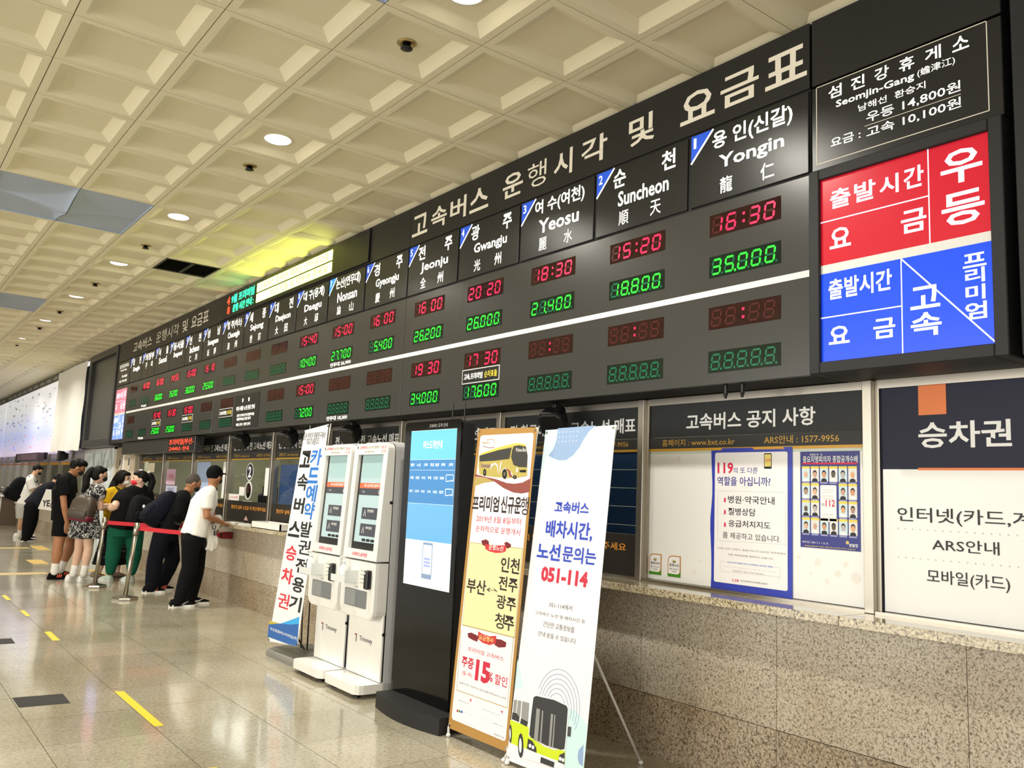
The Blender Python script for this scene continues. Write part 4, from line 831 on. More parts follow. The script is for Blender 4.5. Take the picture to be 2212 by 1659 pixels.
for cx_, cy_, rx, ry in ((138, 1220, 20, 120), (270, 1370, 36, 160)): flat(SW, 'bus_wheel', m_busdk, t, polyp(SW, w2_, [(cx_+rx*math.cos(a*.5236), cy_+ry*math.sin(a*.5236)) for a in range(12)]), .0022); flat(SW, 'bus_hub', m_bsheet, t, polyp(SW, w2_, [(cx_-4+rx*.5*math.cos(a*.5236), cy_+ry*.6*math.sin(a*.5236)) for a in range(12)]), .0026)
for q, cs in (([(365, 1280), (420, 1310), (470, 1400), (475, 1465), (350, 1410)], ((392, 1372), (430, 1392))), ([(750, 1580), (770, 1490), (835, 1460), (830, 1612)], ((780, 1540), (815, 1556)))):
    flat(SW, 'bus_lamp_housing', m_busdk, t, polyp(SW, w2_, q), .003)
    for c in cs: flat(SW, 'bus_lamp', m_bsheet, t, polyp(SW, w2_, [(c[0]+18*math.cos(a*.628), c[1]+26*math.sin(a*.628)) for a in range(10)]), .0034)
flat(SW, 'bus_plate', m_busdk, t, polyp(SW, w2_, [(530, 1515), (705, 1585), (695, 1655), (522, 1590)]), .003); flat(SW, 'bus_mirror', m_bus_glass, t, polyp(SW, w2_, [(878, 1125), (920, 1132), (908, 1258), (870, 1250)]), .003)
# tall vertical banner with a water filled base
SL = Surf((2.90, 7.03, .13), (0, -1, 0), (.19, 0, 1.79))
t = thing('vertical_banner', (3.1, 6.8, 0), 'tall white vertical banner with blue, black and red characters left of the kiosks', 'banner')
l1 = crop(560, 900, .16881); l2 = crop(560, 1180, .16277); l0 = crop(560, 880, .38554)
sh, p = sheet(SL, [(580, 1385), (642, 1396), (710, 916), (658, 930)], M('vinyl_white', (236, 238, 242), .3), t)
m_sky = M('print_sky', (60, 170, 236), .5); m_ocean = M('print_ocean', (42, 98, 172), .5); m_ochre = M('print_ochre', (196, 176, 60), .5); m_scarlet = M('scarlet_letter', (214, 52, 66), .5); m_azure = M('azure_letter', (40, 120, 210), .5)
flat(SL, 'print_wave', m_sky, t, polyp(SL, l2, [(270, 1030), (400, 985), (535, 935), (525, 1060), (400, 1050)]), .0006); flat(SL, 'print_wave', m_ochre, t, polyp(SL, l2, [(140, 985), (200, 1005), (280, 1028), (130, 1050)]), .0006)
flat(SL, 'print_wave', m_ocean, t, polyp(SL, l2, [(130, 1035), (280, 1026), (420, 1040), (525, 1030), (505, 1325), (400, 1305), (112, 1200)]), .001)
say(SL, t, m_white_letter, .0014, l2, [('부산종합버스터미널(주)', 150, 1075, 505, 1255, .006)])
say(SL, t, m_black_letter, .001, l1, [('고', 545, 455, 645, 635, .035), ('속', 505, 745, 605, 930, .025), ('버', 460, 1045, 560, 1230, .03), ('스', 395, 1345, 510, 1535, .035), ('발', 545, 1350, 655, 1540, .02), ('발권 현장은 환불창구에서', 575, 215, 840, 275), ('하시기 바랍니다', 615, 300, 760, 355)])
say(SL, t, m_azure, .001, l1, [('카', 675, 430, 785, 610, .03), ('드', 640, 665, 745, 840, .035), ('예', 615, 885, 720, 1080, .025), ('약', 590, 1110, 690, 1305, .025)])
say(SL, t, m_scarlet, .001, l2, [('승', 370, -5, 480, 190, .025), ('차', 312, 290, 435, 500, .03), ('권', 265, 620, 382, 830, .015)])
say(SL, t, m_black_letter, .001, l0, [('권', 225, 745, 280, 825, .015), ('전', 210, 845, 268, 930, .025)]); say(SL, t, m_black_letter, .001, l2, [('용', 455, 410, 580, 620, .025), ('기', 415, 655, 543, 870, .03)])
for q in p: MB().prism(disc(SL, q[0]*.97+.008, q[1]*.985+.01, .008, n=10), SL.pt, 0, .003).build('eyelet', m_black, t)
base = MB()
rr = [(2.93, 6.52), (3.30, 6.52), (3.33, 6.56), (3.33, 7.06), (3.30, 7.10), (2.93, 7.10), (2.90, 7.06), (2.90, 6.56)]; cc = (3.115, 6.81)
def rg(k, z): return [Vector((cc[0]+(x-cc[0])*k, cc[1]+(y-cc[1])*k, z)) for x, y in rr]
MB().loft([rg(1, 0), rg(1, .03), rg(.97, .05), rg(.78, .075), rg(.7, .08)]).build('water_base', M('grey_plastic', (128, 126, 120), .55), t)
for y in (6.74, 6.86):
    MB().tube([(3.12, y, .075), (3.10, y+(y-6.8)*.3, .9), SL.pt(.29+(6.8-y)*3.4, 1.83, -.006)], .007, 8).build('pole', m_steel_dark, t, True)
MB().tube([SL.pt(p[0][0], p[0][1]+.012, -.008), SL.pt(p[1][0], p[1][1]+.012, -.008)], .006, 8).build('lower_bar', m_steel_dark, t); MB().tube([SL.pt(p[3][0], p[3][1]-.012, -.008), SL.pt(p[2][0], p[2][1]-.012, -.008)], .006, 8).build('upper_bar', m_steel_dark, t)
MB().tube([(3.12, 6.8, .08), SL.pt(.3, .2, -.008)], .007, 8).build('lower_stay', m_steel_dark, t)
# ---------------------------------------------------------------- posters on the white notice window
NP = wallS(GX-.0025)
pc = crop(1530, 960, .20492); wc = crop(1360, 800, .38517)
m_pblue = M('poster_blue', (52, 66, 178), .4); m_pwhite = M('poster_white', (244, 242, 242), .45); m_pnavy = M('poster_navy', (40, 46, 128), .4); m_pred = M('poster_red', (216, 40, 80), .5); m_pgrey = M('poster_grey_line', (214, 212, 208), .5); m_indigo = M('indigo_letter', (60, 54, 150), .5)
t = thing('wall_poster', (GX, 2.92, .95), 'white poster with a thick blue border about medical help on the notice window', 'poster')
# the sheet hangs a little wavy: a strip of bent facets
mb = MB(); N = 12; U0, U1, V0, V1 = -3.187, -2.654, .945, 1.733
vs = [NP.pt(U0+(U1-U0)*a/6+(.006*math.sin(b*.9) if a in (0,) else 0), V0+(V1-V0)*b/N, .002+.003*math.sin(b*.8+a*.7)**2) for b in range(N+1) for a in range(7)]
mb.add(vs, [(b*7+a, b*7+a+1, b*7+a+8, b*7+a+7) for b in range(N) for a in range(6)]).build('sheet', m_pblue, t, True)
MB().face(NP, rrect(-3.162, .985, -2.682, 1.708, .012), .0055).build('white_face', m_pwhite, t)
say(NP, t, m_pred, .0062, pc, [('119', 105, 200, 270, 300, .03), ('119', 262, 1418, 328, 1452, .03)])
say(NP, t, m_indigo, .0062, pc, [('의 또 다른', 270, 248, 528, 302, .004), ('역할을 아십니까?', 103, 345, 662, 436, .012)])
say(NP, t, m_black_letter, .0062, pc, [('병원·약국안내', 215, 545, 705, 632, .008), ('질병상담', 218, 672, 505, 752, .008), ('응급처치지도', 220, 800, 662, 890, .008), ('를 제공하고 있습니다.', 160, 925, 768, 1030, 0)])
say(NP, t, m_gl, .0062, pc, [('119는 의사, 간호사, 응급구조사가 24시간 근무하면서', 105, 1080, 820, 1165), ('각종 의료정보를 제공하고 있습니다', 212, 1150, 690, 1215), ('부산소방재난본부 홈페이지 접속', 165, 1285, 725, 1345), ('알림마당  병원·약국 진료정보', 265, 1325, 595, 1375)])
say(NP, t, m_azure, .0062, pc, [('부산지역 병원·약국 진료정보 온라인 제공', 208, 1232, 685, 1300)]); say(NP, t, m_dk, .0062, pc, [('부산광역시소방재난본부', 345, 1428, 630, 1480)])
for a, b in (((108, 488), (820, 1072)), ((135, 1232), (762, 1412))):
    q0, q1 = NP.uv(pc(*a)), NP.uv(pc(*b)); MB().strip(NP, rrect(q0[0], q1[1], q1[0], q0[1], .008, 3)+[(q1[0], q1[1]+.008)], .0022, .006).build('panel_line', m_pgrey, t)
for y in (585, 713, 845): q = NP.uv(pc(182, y)); MB().face(NP, [(q[0]-.007, q[1]-.012), (q[0]+.007, q[1]-.012), (q[0]+.005, q[1]+.01), (q[0], q[1]+.014), (q[0]-.005, q[1]+.01)], .0062).build('siren_mark', m_pred, t)
ph = NP.uv(pc(635, 175)); MB().prism(rrect(ph[0]-.024, ph[1]-.042, ph[0]+.024, ph[1]+.042, .004, 2), NP.pt, .0055, .0064).build('phone_print', m_black, t); MB().plate(NP, ph[0]-.02, ph[1]-.03, ph[0]+.02, ph[1]+.036, .0064, .0068).build('phone_screen', M('phone_yellow', (240, 220, 120), .5), t); put(MB(), NP, '119', ph[0]-.015, ph[1]-.006, ph[0]+.016, ph[1]+.012, .0072, .02).build('lettering', m_pred, t)
t = thing('wall_poster', (GX, 2.44, 1.22), 'navy police poster with rows of small portrait photographs beside the blue bordered poster', 'poster')
MB().plate(NP, -2.608, 1.217, -2.276, 1.706, 0, .002).build('sheet', m_pnavy, t)
say(NP, t, m_white_letter, .0028, pc, [('중요지명피의자 종합공개수배', 1000, 128, 1578, 185, .012), ('경찰청 제   호', 1072, 100, 1205, 116, .01), ('게시기간 : 2021. 7. 1. ~ 12. 31.', 995, 1015, 1272, 1055, .008), ('경찰청', 1485, 1048, 1582, 1086, .015)])
say(NP, t, M('yellow_lettering'), .0028, pc, [('범죄를 발견하면 가까운 경찰서에 신고하여 주시기 바랍니다', 1020, 1060, 1555, 1115, .004)])
MB().plate(NP, -2.595, 1.640, -2.289, 1.649, .002, .0026).build('red_rule', m_pred, t)
MB().prism(disc(NP, -2.345, 1.256, .009, n=16), NP.pt, .002, .0028).build('police_emblem', M('emblem_gold', (214, 190, 110), .5), t)
rows = [(1.572, (0, 1, 2, 3, 4, 5)), (1.485, (0, 1, 4, 5)), (1.398, (0, 1, 4, 5)), (1.310, (0, 1, 2, 3, 4, 5))]
skins = [(224, 178, 150), (205, 160, 140), (214, 150, 110), (96, 84, 70), (190, 180, 176), (222, 168, 120), (178, 140, 118)]
pale = [M('portrait_sky', (205, 226, 232), .5), M('portrait_white', (226, 226, 224), .5)]; m_ink = M('portrait_ink', (150, 154, 196), .5); m_pyel = M('portrait_yellow', (240, 214, 90), .5); m_hair = M('portrait_hair', (28, 26, 26), .5)
k = 0
for z, cs in rows:
    for c in cs:
        u = -2.598+.0522*c; z0 = z-.006*0
        q = MB().plate(NP, u, z0-.020, u+.046, z0+.058, .002, .0026).build('portrait', pale[k % 2], t)
        MB().plate(NP, u, z0+.046, u+.046, z0+.058, .0026, .003).build('name_strip', m_pyel, q)
        MB().face(NP, [(u+.006, z0-.020), (u+.04, z0-.020), (u+.037, z0-.008), (u+.029, z0-.003), (u+.017, z0-.003), (u+.009, z0-.008)], .003).build('shoulders', m_hair if k % 3 else m_pwhite, q)
        MB().face(NP, disc(NP, u+.023, z0+.022, .0118, .0165, 14), .0034).build('hair', m_hair if k % 5 else m_pgrey, q); MB().face(NP, disc(NP, u+.023, z0+.015, .0105, .0145, 14), .0038).build('face', M('skin_print_%d' % (k % 7), skins[k % 7], .5), q)
        MB().plate(NP, u+.002, z0-.030, u+.042, z0-.022, .002, .0024).build('caption', m_ink, q)
        k += 1
q = MB().prism(rrect(-2.492, 1.352, -2.402, 1.535, .006, 3), NP.pt, .002, .003).build('phone_panel', m_pwhite, t)
put(MB(), NP, '112', -2.462, 1.428, -2.41, 1.462, .0036, .02).build('lettering', m_pred, q); put(MB(), NP, '신고는', -2.486, 1.43, -2.468, 1.445, .0036, .01).build('lettering', m_black_letter, q)
for z in (1.51, 1.498, 1.478, 1.466, 1.385, 1.372): MB().plate(NP, -2.48, z, -2.415, z+.004, .003, .0034).build('text_line', m_pgrey, q)
for y0, lab in ((3.662, 'small green and brown sticker nearest the left frame of the notice window'), (3.511, 'small green and brown sticker second from the left frame of the notice window')):
    t = thing('window_sticker', (GX, y0-.05, .98), lab, 'sticker', 'culture card stickers on the notice window'); u0 = -y0; u1 = u0+.1; z0, z1 = .98, 1.103
    MB().prism([(u0, z0), (u1, z0), (u1, z1), (u0+.03, z1), (u0+.008, z1-.008), (u0, z1-.03)], NP.pt, 0, .001).build('border', M('sticker_brown', (190, 130, 70), .4), t)
    MB().prism([(u0, z0), (u1, z0), (u1, z0+.05), (u1-.006, z0+.02), (u0, z0+.018)], NP.pt, .001, .0014).build('green_edge', M('sticker_green', (70, 140, 30), .4), t)
    MB().prism([(u0+.006, z0+.017), (u1-.022, z0+.016), (u1-.007, z0+.03), (u1-.007, z1-.006), (u0+.03, z1-.006), (u0+.012, z1-.014), (u0+.006, z1-.032)], NP.pt, .0014, .0018).build('white_face', m_pwhite, t)
    put(MB(), NP, '문화누리', u0+.014, z0+.058, u1-.014, z0+.076, .0022, .02).build('lettering', m_black_letter, t); put(MB(), NP, '문화누리카드', u0+.014, z0+.04, u1-.014, z0+.05, .0022, .01).build('lettering', m_dk, t); put(MB(), NP, '가맹점', u0+.03, z0+.026, u1-.032, z0+.036, .0022, .01).build('lettering', M('green_letter', (60, 130, 60), .5), t)
    for k in range(5): MB().strip(NP, [(u0+.05, z0+.082), (u0+.05+.018*math.cos(math.radians(25+32*k)), z0+.082+.018*math.sin(math.radians(25+32*k)))], .005, .0022).build('petal', M('petal_olive', (170, 160, 80), .5), t)
# ---------------------------------------------------------------- things on and behind window glass (windows 7, 8, 9)
NG = wallS(GX-.001)
def paper(name, lab, u0, z0, u1, z1, m, lines=(), h=.001):
    t = thing(name, (GX, -(u0+u1)/2, z0), lab, 'notice')
    MB().plate(NG, u0, z0, u1, z1, 0, h).build('sheet', m, t)
    for s, a, b, c, d, mm in lines: put(MB(), NG, s, a, b, c, d, h+.0005, .012).build('lettering', mm, t)
    return t
t = thing('window_number', (GX, 10.44, 1.45), 'navy oval window number two on the glass over the speaking hole', 'sign')
MB().prism(disc(NG, -10.44, 1.57, .118, .112, 28), NG.pt, 0, .0012).build('white_ring', m_white, t); MB().prism(disc(NG, -10.44, 1.57, .102, .098, 28), NG.pt, .0012, .002).build('navy_disc', m_navy, t); put(MB(), NG, '2', -10.49, 1.50, -10.39, 1.64, .0026, .03).build('lettering', m_white_letter, t)
t = thing('speaking_hole', (GX, 10.44, 1.23), 'white rimmed oval speaking hole in the glass of ticket window two', 'speaking hole')
MB().loft([[NG.pt(*q, 0) for q in disc(NG, -10.44, 1.338, .118, .115, 28)], [NG.pt(*q, .006) for q in disc(NG, -10.44, 1.338, .114, .111, 28)], [NG.pt(*q, .006) for q in disc(NG, -10.44, 1.338, .1, .098, 28)], [NG.pt(*q, 0) for q in disc(NG, -10.44, 1.338, .1, .098, 28)]], caps=False).build('rim', m_white, t)
MB().face(NG, disc(NG, -10.44, 1.338, .1, .098, 28), -.01).build('dark_opening', m_black, t)
paper('window_notice', 'white card with red lettering at the left of ticket window two', -11.12, 1.2, -10.75, 1.285, m_white, [('CCTV 녹화중', -11.07, 1.222, -10.79, 1.262, m_pred)])
paper('window_notice', 'small white card under the speaking hole of ticket window two', -10.60, 1.157, -10.29, 1.21, m_white, [('현금영수증', -10.53, 1.175, -10.37, 1.19, m_gl)])
paper('window_notice', 'tall pale paper hanging at the right edge of ticket window two', -9.93, 1.29, -9.72, 1.62, m_white)
paper('window_notice', 'white sheet taped left of the speaking hole at window two', -10.76, 1.27, -10.58, 1.38, m_white, h=.0008)
paper('window_notice', 'pink notice on the mullion left of the bending older man', -14.02, 1.36, -13.55, 1.60, M('pink_paper', (226, 186, 214), .6), [('안내', -13.9, 1.45, -13.65, 1.53, m_pred)])
paper('window_notice', 'lilac and white notice just under the pink notice', -14.0, 1.22, -13.42, 1.345, M('lilac_paper', (200, 204, 236), .6), [('이용안내', -13.9, 1.26, -13.6, 1.31, m_indigo)])
paper('window_notice', 'pale blue poster inside the window behind the capped man', -12.52, 1.23, -11.95, 1.70, M('pale_blue_paper', (176, 196, 232), .6))
paper('window_notice', 'narrow white leaflet hanging beside the capped head', -11.42, 1.22, -11.27, 1.70, m_white)
paper('window_notice', 'cream sheet high inside the window above the hair clip woman', -15.2, 1.55, -14.75, 1.70, M('cream_paper', (240, 234, 204), .6))
t = thing('ticket_slot', (GX, 10.43, .96), 'small triangular tray opening in the dark band of ticket window two', 'ticket slot')
MB().prism([(-10.52, .965), (-10.34, .965), (-10.43, 1.045)], NG.pt, 0, .006).build('plate', m_black, t); MB().prism([(-10.495, .972), (-10.365, .972), (-10.43, 1.03)], NG.pt, .006, .008).build('opening', M('tray_pink', (214, 178, 160), .5), t)
# office furniture seen through the panes
m_desk = M('office_grey', (92, 92, 88), .6); m_monitor = M('monitor_black', (26, 26, 28), .4)
for y, lab in ((10.0, 'dark monitor standing inside the booth right of window number two'), (10.85, 'dark monitor standing inside the booth left of window number two'), (13.2, 'dark monitor standing inside the booth behind the pink notice')):
    t = thing('desk_monitor', (4.35, y, .95), lab, 'monitor')
    MB().box(4.33, 4.36, y-.24, y+.24, 1.08, 1.40, .008).build('panel', m_monitor, t); MB().box(4.36, 4.4, y-.03, y+.03, .97, 1.2).build('stand', m_monitor, t); MB().box(4.28, 4.46, y-.11, y+.11, .95, .965, .004).build('foot', m_monitor, t)
t = thing('office_desk', (4.3, 12, 0), 'long grey desk running behind the ticket windows', 'desk'); MB().box(3.97, 4.6, 8.3, 15.1, .92, .95).build('top', m_desk, t); MB().box(3.97, 4.0, 8.3, 15.1, 0, .92).build('front_panel', m_desk, t)
for y, lab in ((10.42, 'dark office chair back behind window number two'), (12.9, 'black chair back behind the pink notice')):
    t = thing('office_chair', (5.0, y, 0), lab, 'chair'); MB().box(5.05, 5.12, y-.22, y+.22, .62, 1.28, .03).build('backrest', m_matte_black, t); MB().box(4.72, 5.08, y-.23, y+.23, .45, .53, .02).build('seat', m_matte_black, t); MB().tube([(4.92, y, .04), (4.92, y, .46)], .03, 10).build('column', m_black, t); MB().lathe((4.92, y, 0), [(.28, 0), (.28, .03), (.05, .06)], 12).build('base', m_black, t)
# ---------------------------------------------------------------- loudspeakers and cables under the board
def speaker(px, py, lab):
    y = onX(px, py, 3.74).y
    t = thing('ceiling_speaker', (3.72, y, 2.046), lab, 'loudspeaker', 'black loudspeakers under the board')
    MB().box(3.70, 3.76, y-.02, y+.02, 1.99, 2.046, .004).build('bracket', m_black, t)
    c = Vector((3.72, y, 1.945)); d = Vector((-.75, -.35, -.55)).normalized(); u = d.cross(Vector((0, 0, 1))).normalized(); v = u.cross(d)
    def rg(k, w_, h_): return [c+d*k+u*(w_*a)+v*(h_*b) for a, b in ((-1, -.7), (-.7, -1), (.7, -1), (1, -.7), (1, .7), (.7, 1), (-.7, 1), (-1, .7))]
    MB().loft([rg(-.09, .045, .045), rg(-.02, .08, .075), rg(.07, .092, .085), rg(.085, .086, .08)]).build('cabinet', m_matte_black, t); MB().loft([rg(.085, .078, .072), rg(.092, .07, .066)]).build('grille', m_black, t)
speaker(1205, 888, 'black loudspeaker under the board above the white and blue banner'); speaker(765, 930, 'black loudspeaker under the board above the two kiosks'); speaker(630, 938, 'black loudspeaker under the board left of the vertical banner'); speaker(528, 946, 'black loudspeaker under the board above window number two')
for px, lab in ((1568, 'left one of two short black cable ends below the board'), (1604, 'right one of two short black cable ends below the board')):
    q = onX(px, 833, 3.62); t = thing('cable_end', (3.62, q.y, 2.046), lab, 'cable', 'cable ends below the board'); MB().tube([(3.62, q.y, 2.05), (3.62, q.y, 2.0), (3.622, q.y+.004, 1.975)], [.012, .012, .006], 8).build('cable', m_black, t)
# ---------------------------------------------------------------- things on the ledge
m_paper = M('paper_white', (232, 232, 226), .6)
def onL(px, py, z=LZ): return onZ(px, py, z)
y0 = 9.2
t = thing('document_tray', (3.72, 9.05, LZ), 'white paper tray box on the ledge left of the vertical banner', 'tray')
MB().box(3.63, 3.84, 8.72, 9.55, LZ, LZ+.006).box(3.63, 3.645, 8.72, 9.55, LZ, LZ+.07).box(3.825, 3.84, 8.72, 9.55, LZ, LZ+.07).box(3.63, 3.84, 8.72, 8.735, LZ, LZ+.07).box(3.63, 3.84, 9.535, 9.55, LZ, LZ+.07).build('tray', m_paper, t)
MB().box(3.65, 3.82, 8.8, 9.5, LZ+.006, LZ+.05, .004).build('paper_stack', M('paper_pinkish', (226, 210, 204), .6), t)
for n, (x, y, a, w_, d_, lab) in enumerate(((3.72, 10.35, .3, .13, .2, 'loose white paper on the ledge by the leaning hand'), (3.70, 9.95, -.2, .12, .22, 'loose white paper on the ledge under the triangular tray'))):
    t = thing('paper_sheet', (x, y, LZ), lab, 'paper'); ca, sa = math.cos(a), math.sin(a)
    MB().prism([(x+ca*p-sa*q, y+sa*p+ca*q) for p, q in ((-w_/2, -d_/2), (w_/2, -d_/2), (w_/2, d_/2), (-w_/2, d_/2))], lambda u, v, h: Vector((u, v, h)), LZ+.0005, LZ+.018).build('sheet', m_paper, t)
# ---------------------------------------------------------------- far wall: side cabinet, white cloth, light box map, opening with plastic sheet
m_cab = M('side_cabinet_grey', (84, 84, 80), .4); m_cabf = M('side_cabinet_frame', (60, 60, 60), .4)
t = thing('display_cabinet', (3.7, 17.7, 2.02), 'empty grey display cabinet between departure board and white cloth', 'cabinet')
MB().box(BX+.06, 3.9, 16.62, 18.85, 2.05, 3.8).build('back_panel', m_cab, t)
for q in ((16.56, 16.66, 2.0, 3.845), (18.72, 18.9, 2.0, 3.845), (16.66, 18.72, 2.0, 2.14), (16.66, 18.72, 3.72, 3.845)): MB().box(BX-.02, 3.9, *q, .004).build('frame_bar', m_cabf, t)
m_cloth = M('white_cloth', (240, 238, 233), .8, bump=(2.2, .25, .03))
t = thing('white_cloth_cover', (3.55, 20.6, 1.95), 'white cloth hung over the left end of the light box map', 'cloth cover')
mb = MB(); N = 24
vs = [(BX-.05+.012*math.sin(a*1.1)*(1-b/8)+.008*math.sin(b*1.7+a*.4), 18.98+3.1*a/N+(.12*(1-b/8) if a == N else 0), 1.96+(3.79-1.96)*b/8-.012*math.sin(a*.8)*(b == 0)) for b in range(9) for a in range(N+1)]
mb.add(vs, [(b*(N+1)+a, b*(N+1)+a+1, (b+1)*(N+1)+a+1, (b+1)*(N+1)+a) for b in range(8) for a in range(N)]).build('cloth', m_cloth, t, True)
def lightbox(name, lab, y0, y1):
    t = thing(name, (BX, (y0+y1)/2, 1.97), lab, 'light box')
    m = MATS.get('map_light')
    if not m:
        m = M('map_light', (225, 228, 248), .4, emit=.4); nt = m.node_tree; b = nt.nodes['Principled BSDF']; g = nt.nodes.new('ShaderNodeNewGeometry'); s_ = nt.nodes.new('ShaderNodeSeparateXYZ'); r = nt.nodes.new('ShaderNodeValToRGB'); mr = nt.nodes.new('ShaderNodeMapRange')
        mr.inputs[1].default_value = 1.97; mr.inputs[2].default_value = 3.65; nt.links.new(g.outputs['Position'], s_.inputs[0]); nt.links.new(s_.outputs[2], mr.inputs[0]); nt.links.new(mr.outputs[0], r.inputs[0])
        e = r.color_ramp.elements; e[0].color = (*lin((236, 220, 246)), 1); e[1].color = (*lin((238, 238, 240)), 1); e[1].position = .75; x = e.new(.28); x.color = (*lin((196, 206, 250)), 1); x = e.new(.45); x.color = (*lin((216, 222, 248)), 1)
        nt.links.new(r.outputs[0], b.inputs['Base Color']); nt.links.new(r.outputs[0], b.inputs['Emission Color'])
    MB().box(BX, 3.9, y0, y1, 1.97, 3.66).build('light_panel', m, t); MB().box(BX-.005, 3.9, y0, y1, 3.66, 3.84).build('title_band', m_header, t)
    rnd = random.Random(int(y0)); u = -y1+.3
    while u < -y0-.5:
        put(MB(), B, '시외버스', u, 3.70, u+.7, 3.79, .008, .012).build('lettering', m_title, t); u += .95
    marks = [M('map_mark_grey', (172, 172, 178), .5, emit=.3), M('map_mark_blue', (140, 156, 226), .5, emit=.4), M('map_mark_red', (228, 176, 190), .5, emit=.4), M('map_mark_lilac', (190, 198, 246), .5, emit=.4)]
    for k in range(int((y1-y0)*9)):
        a = rnd.uniform(-y1+.3, -y0-.6); z = rnd.uniform(2.05, 3.58); w_ = rnd.choice((.12, .16, .22, .34)); mk = marks[0] if z > 2.9 else marks[rnd.choice((0, 1, 1, 3, 3, 3, 3, 2))]
        MB().plate(B, a, z, a+w_, z+rnd.choice((.03, .045, .06)), .001, .004).build('map_label', mk, t)
    return t
lightbox('route_map_light_box', 'backlit pale route map box beside the white cloth', 22.0, 31.0); lightbox('route_map_light_box', 'backlit lilac route map box at the left picture edge', 31.06, 42)
MB().box(3.80, 3.93, 15.62, 16.35, 0, 2.04).build('pier', m_beige, wall); MB().box(3.86, 3.93, 16.42, 17.25, 0, 2.04).build('pier_panel', M('beige_dark', (172, 156, 130), .5), wall)
MB().box(3.78, 3.84, 16.36, 16.42, 0, 2.04, .006).build('white_post', m_white, wall)
MB().box(3.75, 3.93, 16.6, 19.9, 2.0, 2.05).build('soffit', m_black, wall)
for y, lab in ((15.95, 'small grey intercom on the beige pier left of the last window'), (16.85, 'small grey intercom on the darker panel beside the white post')):
    x = 3.80 if y < 16.4 else 3.86; t = thing('wall_intercom', (x, y, 1.6), lab, 'intercom'); MB().box(x-.02, x, y-.06, y+.06, 1.58, 1.80, .006).build('body', M('intercom_grey', (210, 204, 190), .4), t); MB().box(x-.026, x-.02, y-.035, y+.02, 1.66, 1.78, .002).build('slot', m_black, t)
m_vinyl = M('plastic_sheet', (214, 224, 226), .12, bump=(1.5, .9, .12), coat=.4)
t = thing('plastic_sheet_screen', (3.86, 18.55, 0), 'shiny clear plastic sheet screen closing the opening below the cabinet', 'screen')
mb = MB(); N = 30; vs = [(3.86+.03*math.sin(a*1.9+b*.6)+.02*math.sin(a*.7-b), 17.28+2.55*a/N, 1.99*b/10) for b in range(11) for a in range(N+1)]
mb.add(vs, [(b*(N+1)+a, b*(N+1)+a+1, (b+1)*(N+1)+a+1, (b+1)*(N+1)+a) for b in range(10) for a in range(N)]).build('sheet', m_vinyl, t, True)
MB().box(3.82, 3.88, 17.25, 17.29, 0, 2.0).box(3.82, 3.88, 17.25, 19.88, 1.97, 2.0).box(3.82, 3.88, 19.84, 19.88, 0, 2.0).build('frame', m_white, t)
# far counter desk, monitor box and small fittings
t = thing('wooden_counter', (3.45, 28.8, 0), 'brown wooden counter with pale top at the far left edge', 'counter')
MB().box(3.30, 3.72, 27.5, 31, .0, .79).build('body', M('dark_walnut', (98, 82, 68), .5), t); MB().box(3.24, 3.73, 27.4, 31.1, .79, .84, .006).build('top', m_white, t)
for k in range(7): MB().box(3.285, 3.30, 27.52+.5*k, 27.98+.5*k, .06, .76, .003).build('front_plank', M('dark_walnut'), t)
MB().box(3.27, 3.30, 27.5, 27.54, .0, .79).build('edge_strip', m_white, t)
t = thing('display_box', (3.5, 24.5, 1.83), 'dark hanging display box below the light box map', 'led sign')
MB().box(3.38, 3.52, 22.9, 26.2, 1.76, 1.96, .01).build('housing', M('dark_plum', (70, 58, 66), .4), t); MB().box(3.375, 3.38, 23.0, 26.1, 1.79, 1.93).build('screen', M('plum_screen', (112, 92, 112), .3), t); MB().box(3.52, 3.60, 22.95, 23.1, 1.8, 1.9695).build('bracket', m_black, t)
for y, lab in ((21.0, 'black loudspeaker hanging left of the plastic sheet screen'), (27.2, 'black loudspeaker hanging left of the dark display box')):
    t = thing('ceiling_speaker', (3.6, y, 1.96), lab, 'loudspeaker', 'black loudspeakers under the light box'); MB().loft([[Vector((3.6-k_, y+w_*a, 1.86+w_*.9*b)) for a, b in ((-1, -.7), (-.7, -1), (.7, -1), (1, -.7), (1, .7), (.7, 1), (-.7, 1), (-1, .7))] for k_, w_ in ((-.1, .06), (0, .11), (.1, .13))]).build('cabinet', m_matte_black, t); MB().box(3.58, 3.62, y-.02, y+.02, 1.92, 1.97).build('bracket', m_black, t)
# ---------------------------------------------------------------- queue posts with red belts
m_belt = M('red_belt', (206, 16, 38), .55)
def post(x, y, lean, lab):
    t = thing('queue_post', (x, y, 0), lab, 'stanchion', 'queue posts with red belts')
    sq = [(x+.155*math.cos(math.radians(a)), y+.155*math.sin(math.radians(a))) for a in (8, 52, 98, 142, 188, 232, 278, 322)]
    def rg(k, z): return [Vector((x+(a-x)*k, y+(b-y)*k, z)) for a, b in sq]
    MB().loft([rg(1, 0), rg(1, .018), rg(.94, .03), rg(.25, .05)]).build('base', m_steel, t)
    tp = Vector((x+lean[0], y+lean[1], .9)); b0 = Vector((x, y, .03)); d = (tp-b0)
    MB().tube([b0, b0+d*.84], .026, 16).build('tube', m_steel, t, True); MB().tube([b0+d*.84, b0+d*.845, b0+d], [.03, .034, .034], 16).build('belt_head', m_steel, t, True)
    MB().tube([b0+d, b0+d*1.004], [.03, .012], 16).build('cap', m_chrome, t, True)
    return t, b0+d*.93
p1, a1 = post(2.645, 12.30, (.045, .0), 'farther steel queue post beside the patterned dress'); p2, a2 = post(2.70, 10.95, (.06, .0), 'nearer steel queue post in front of the green leggings')
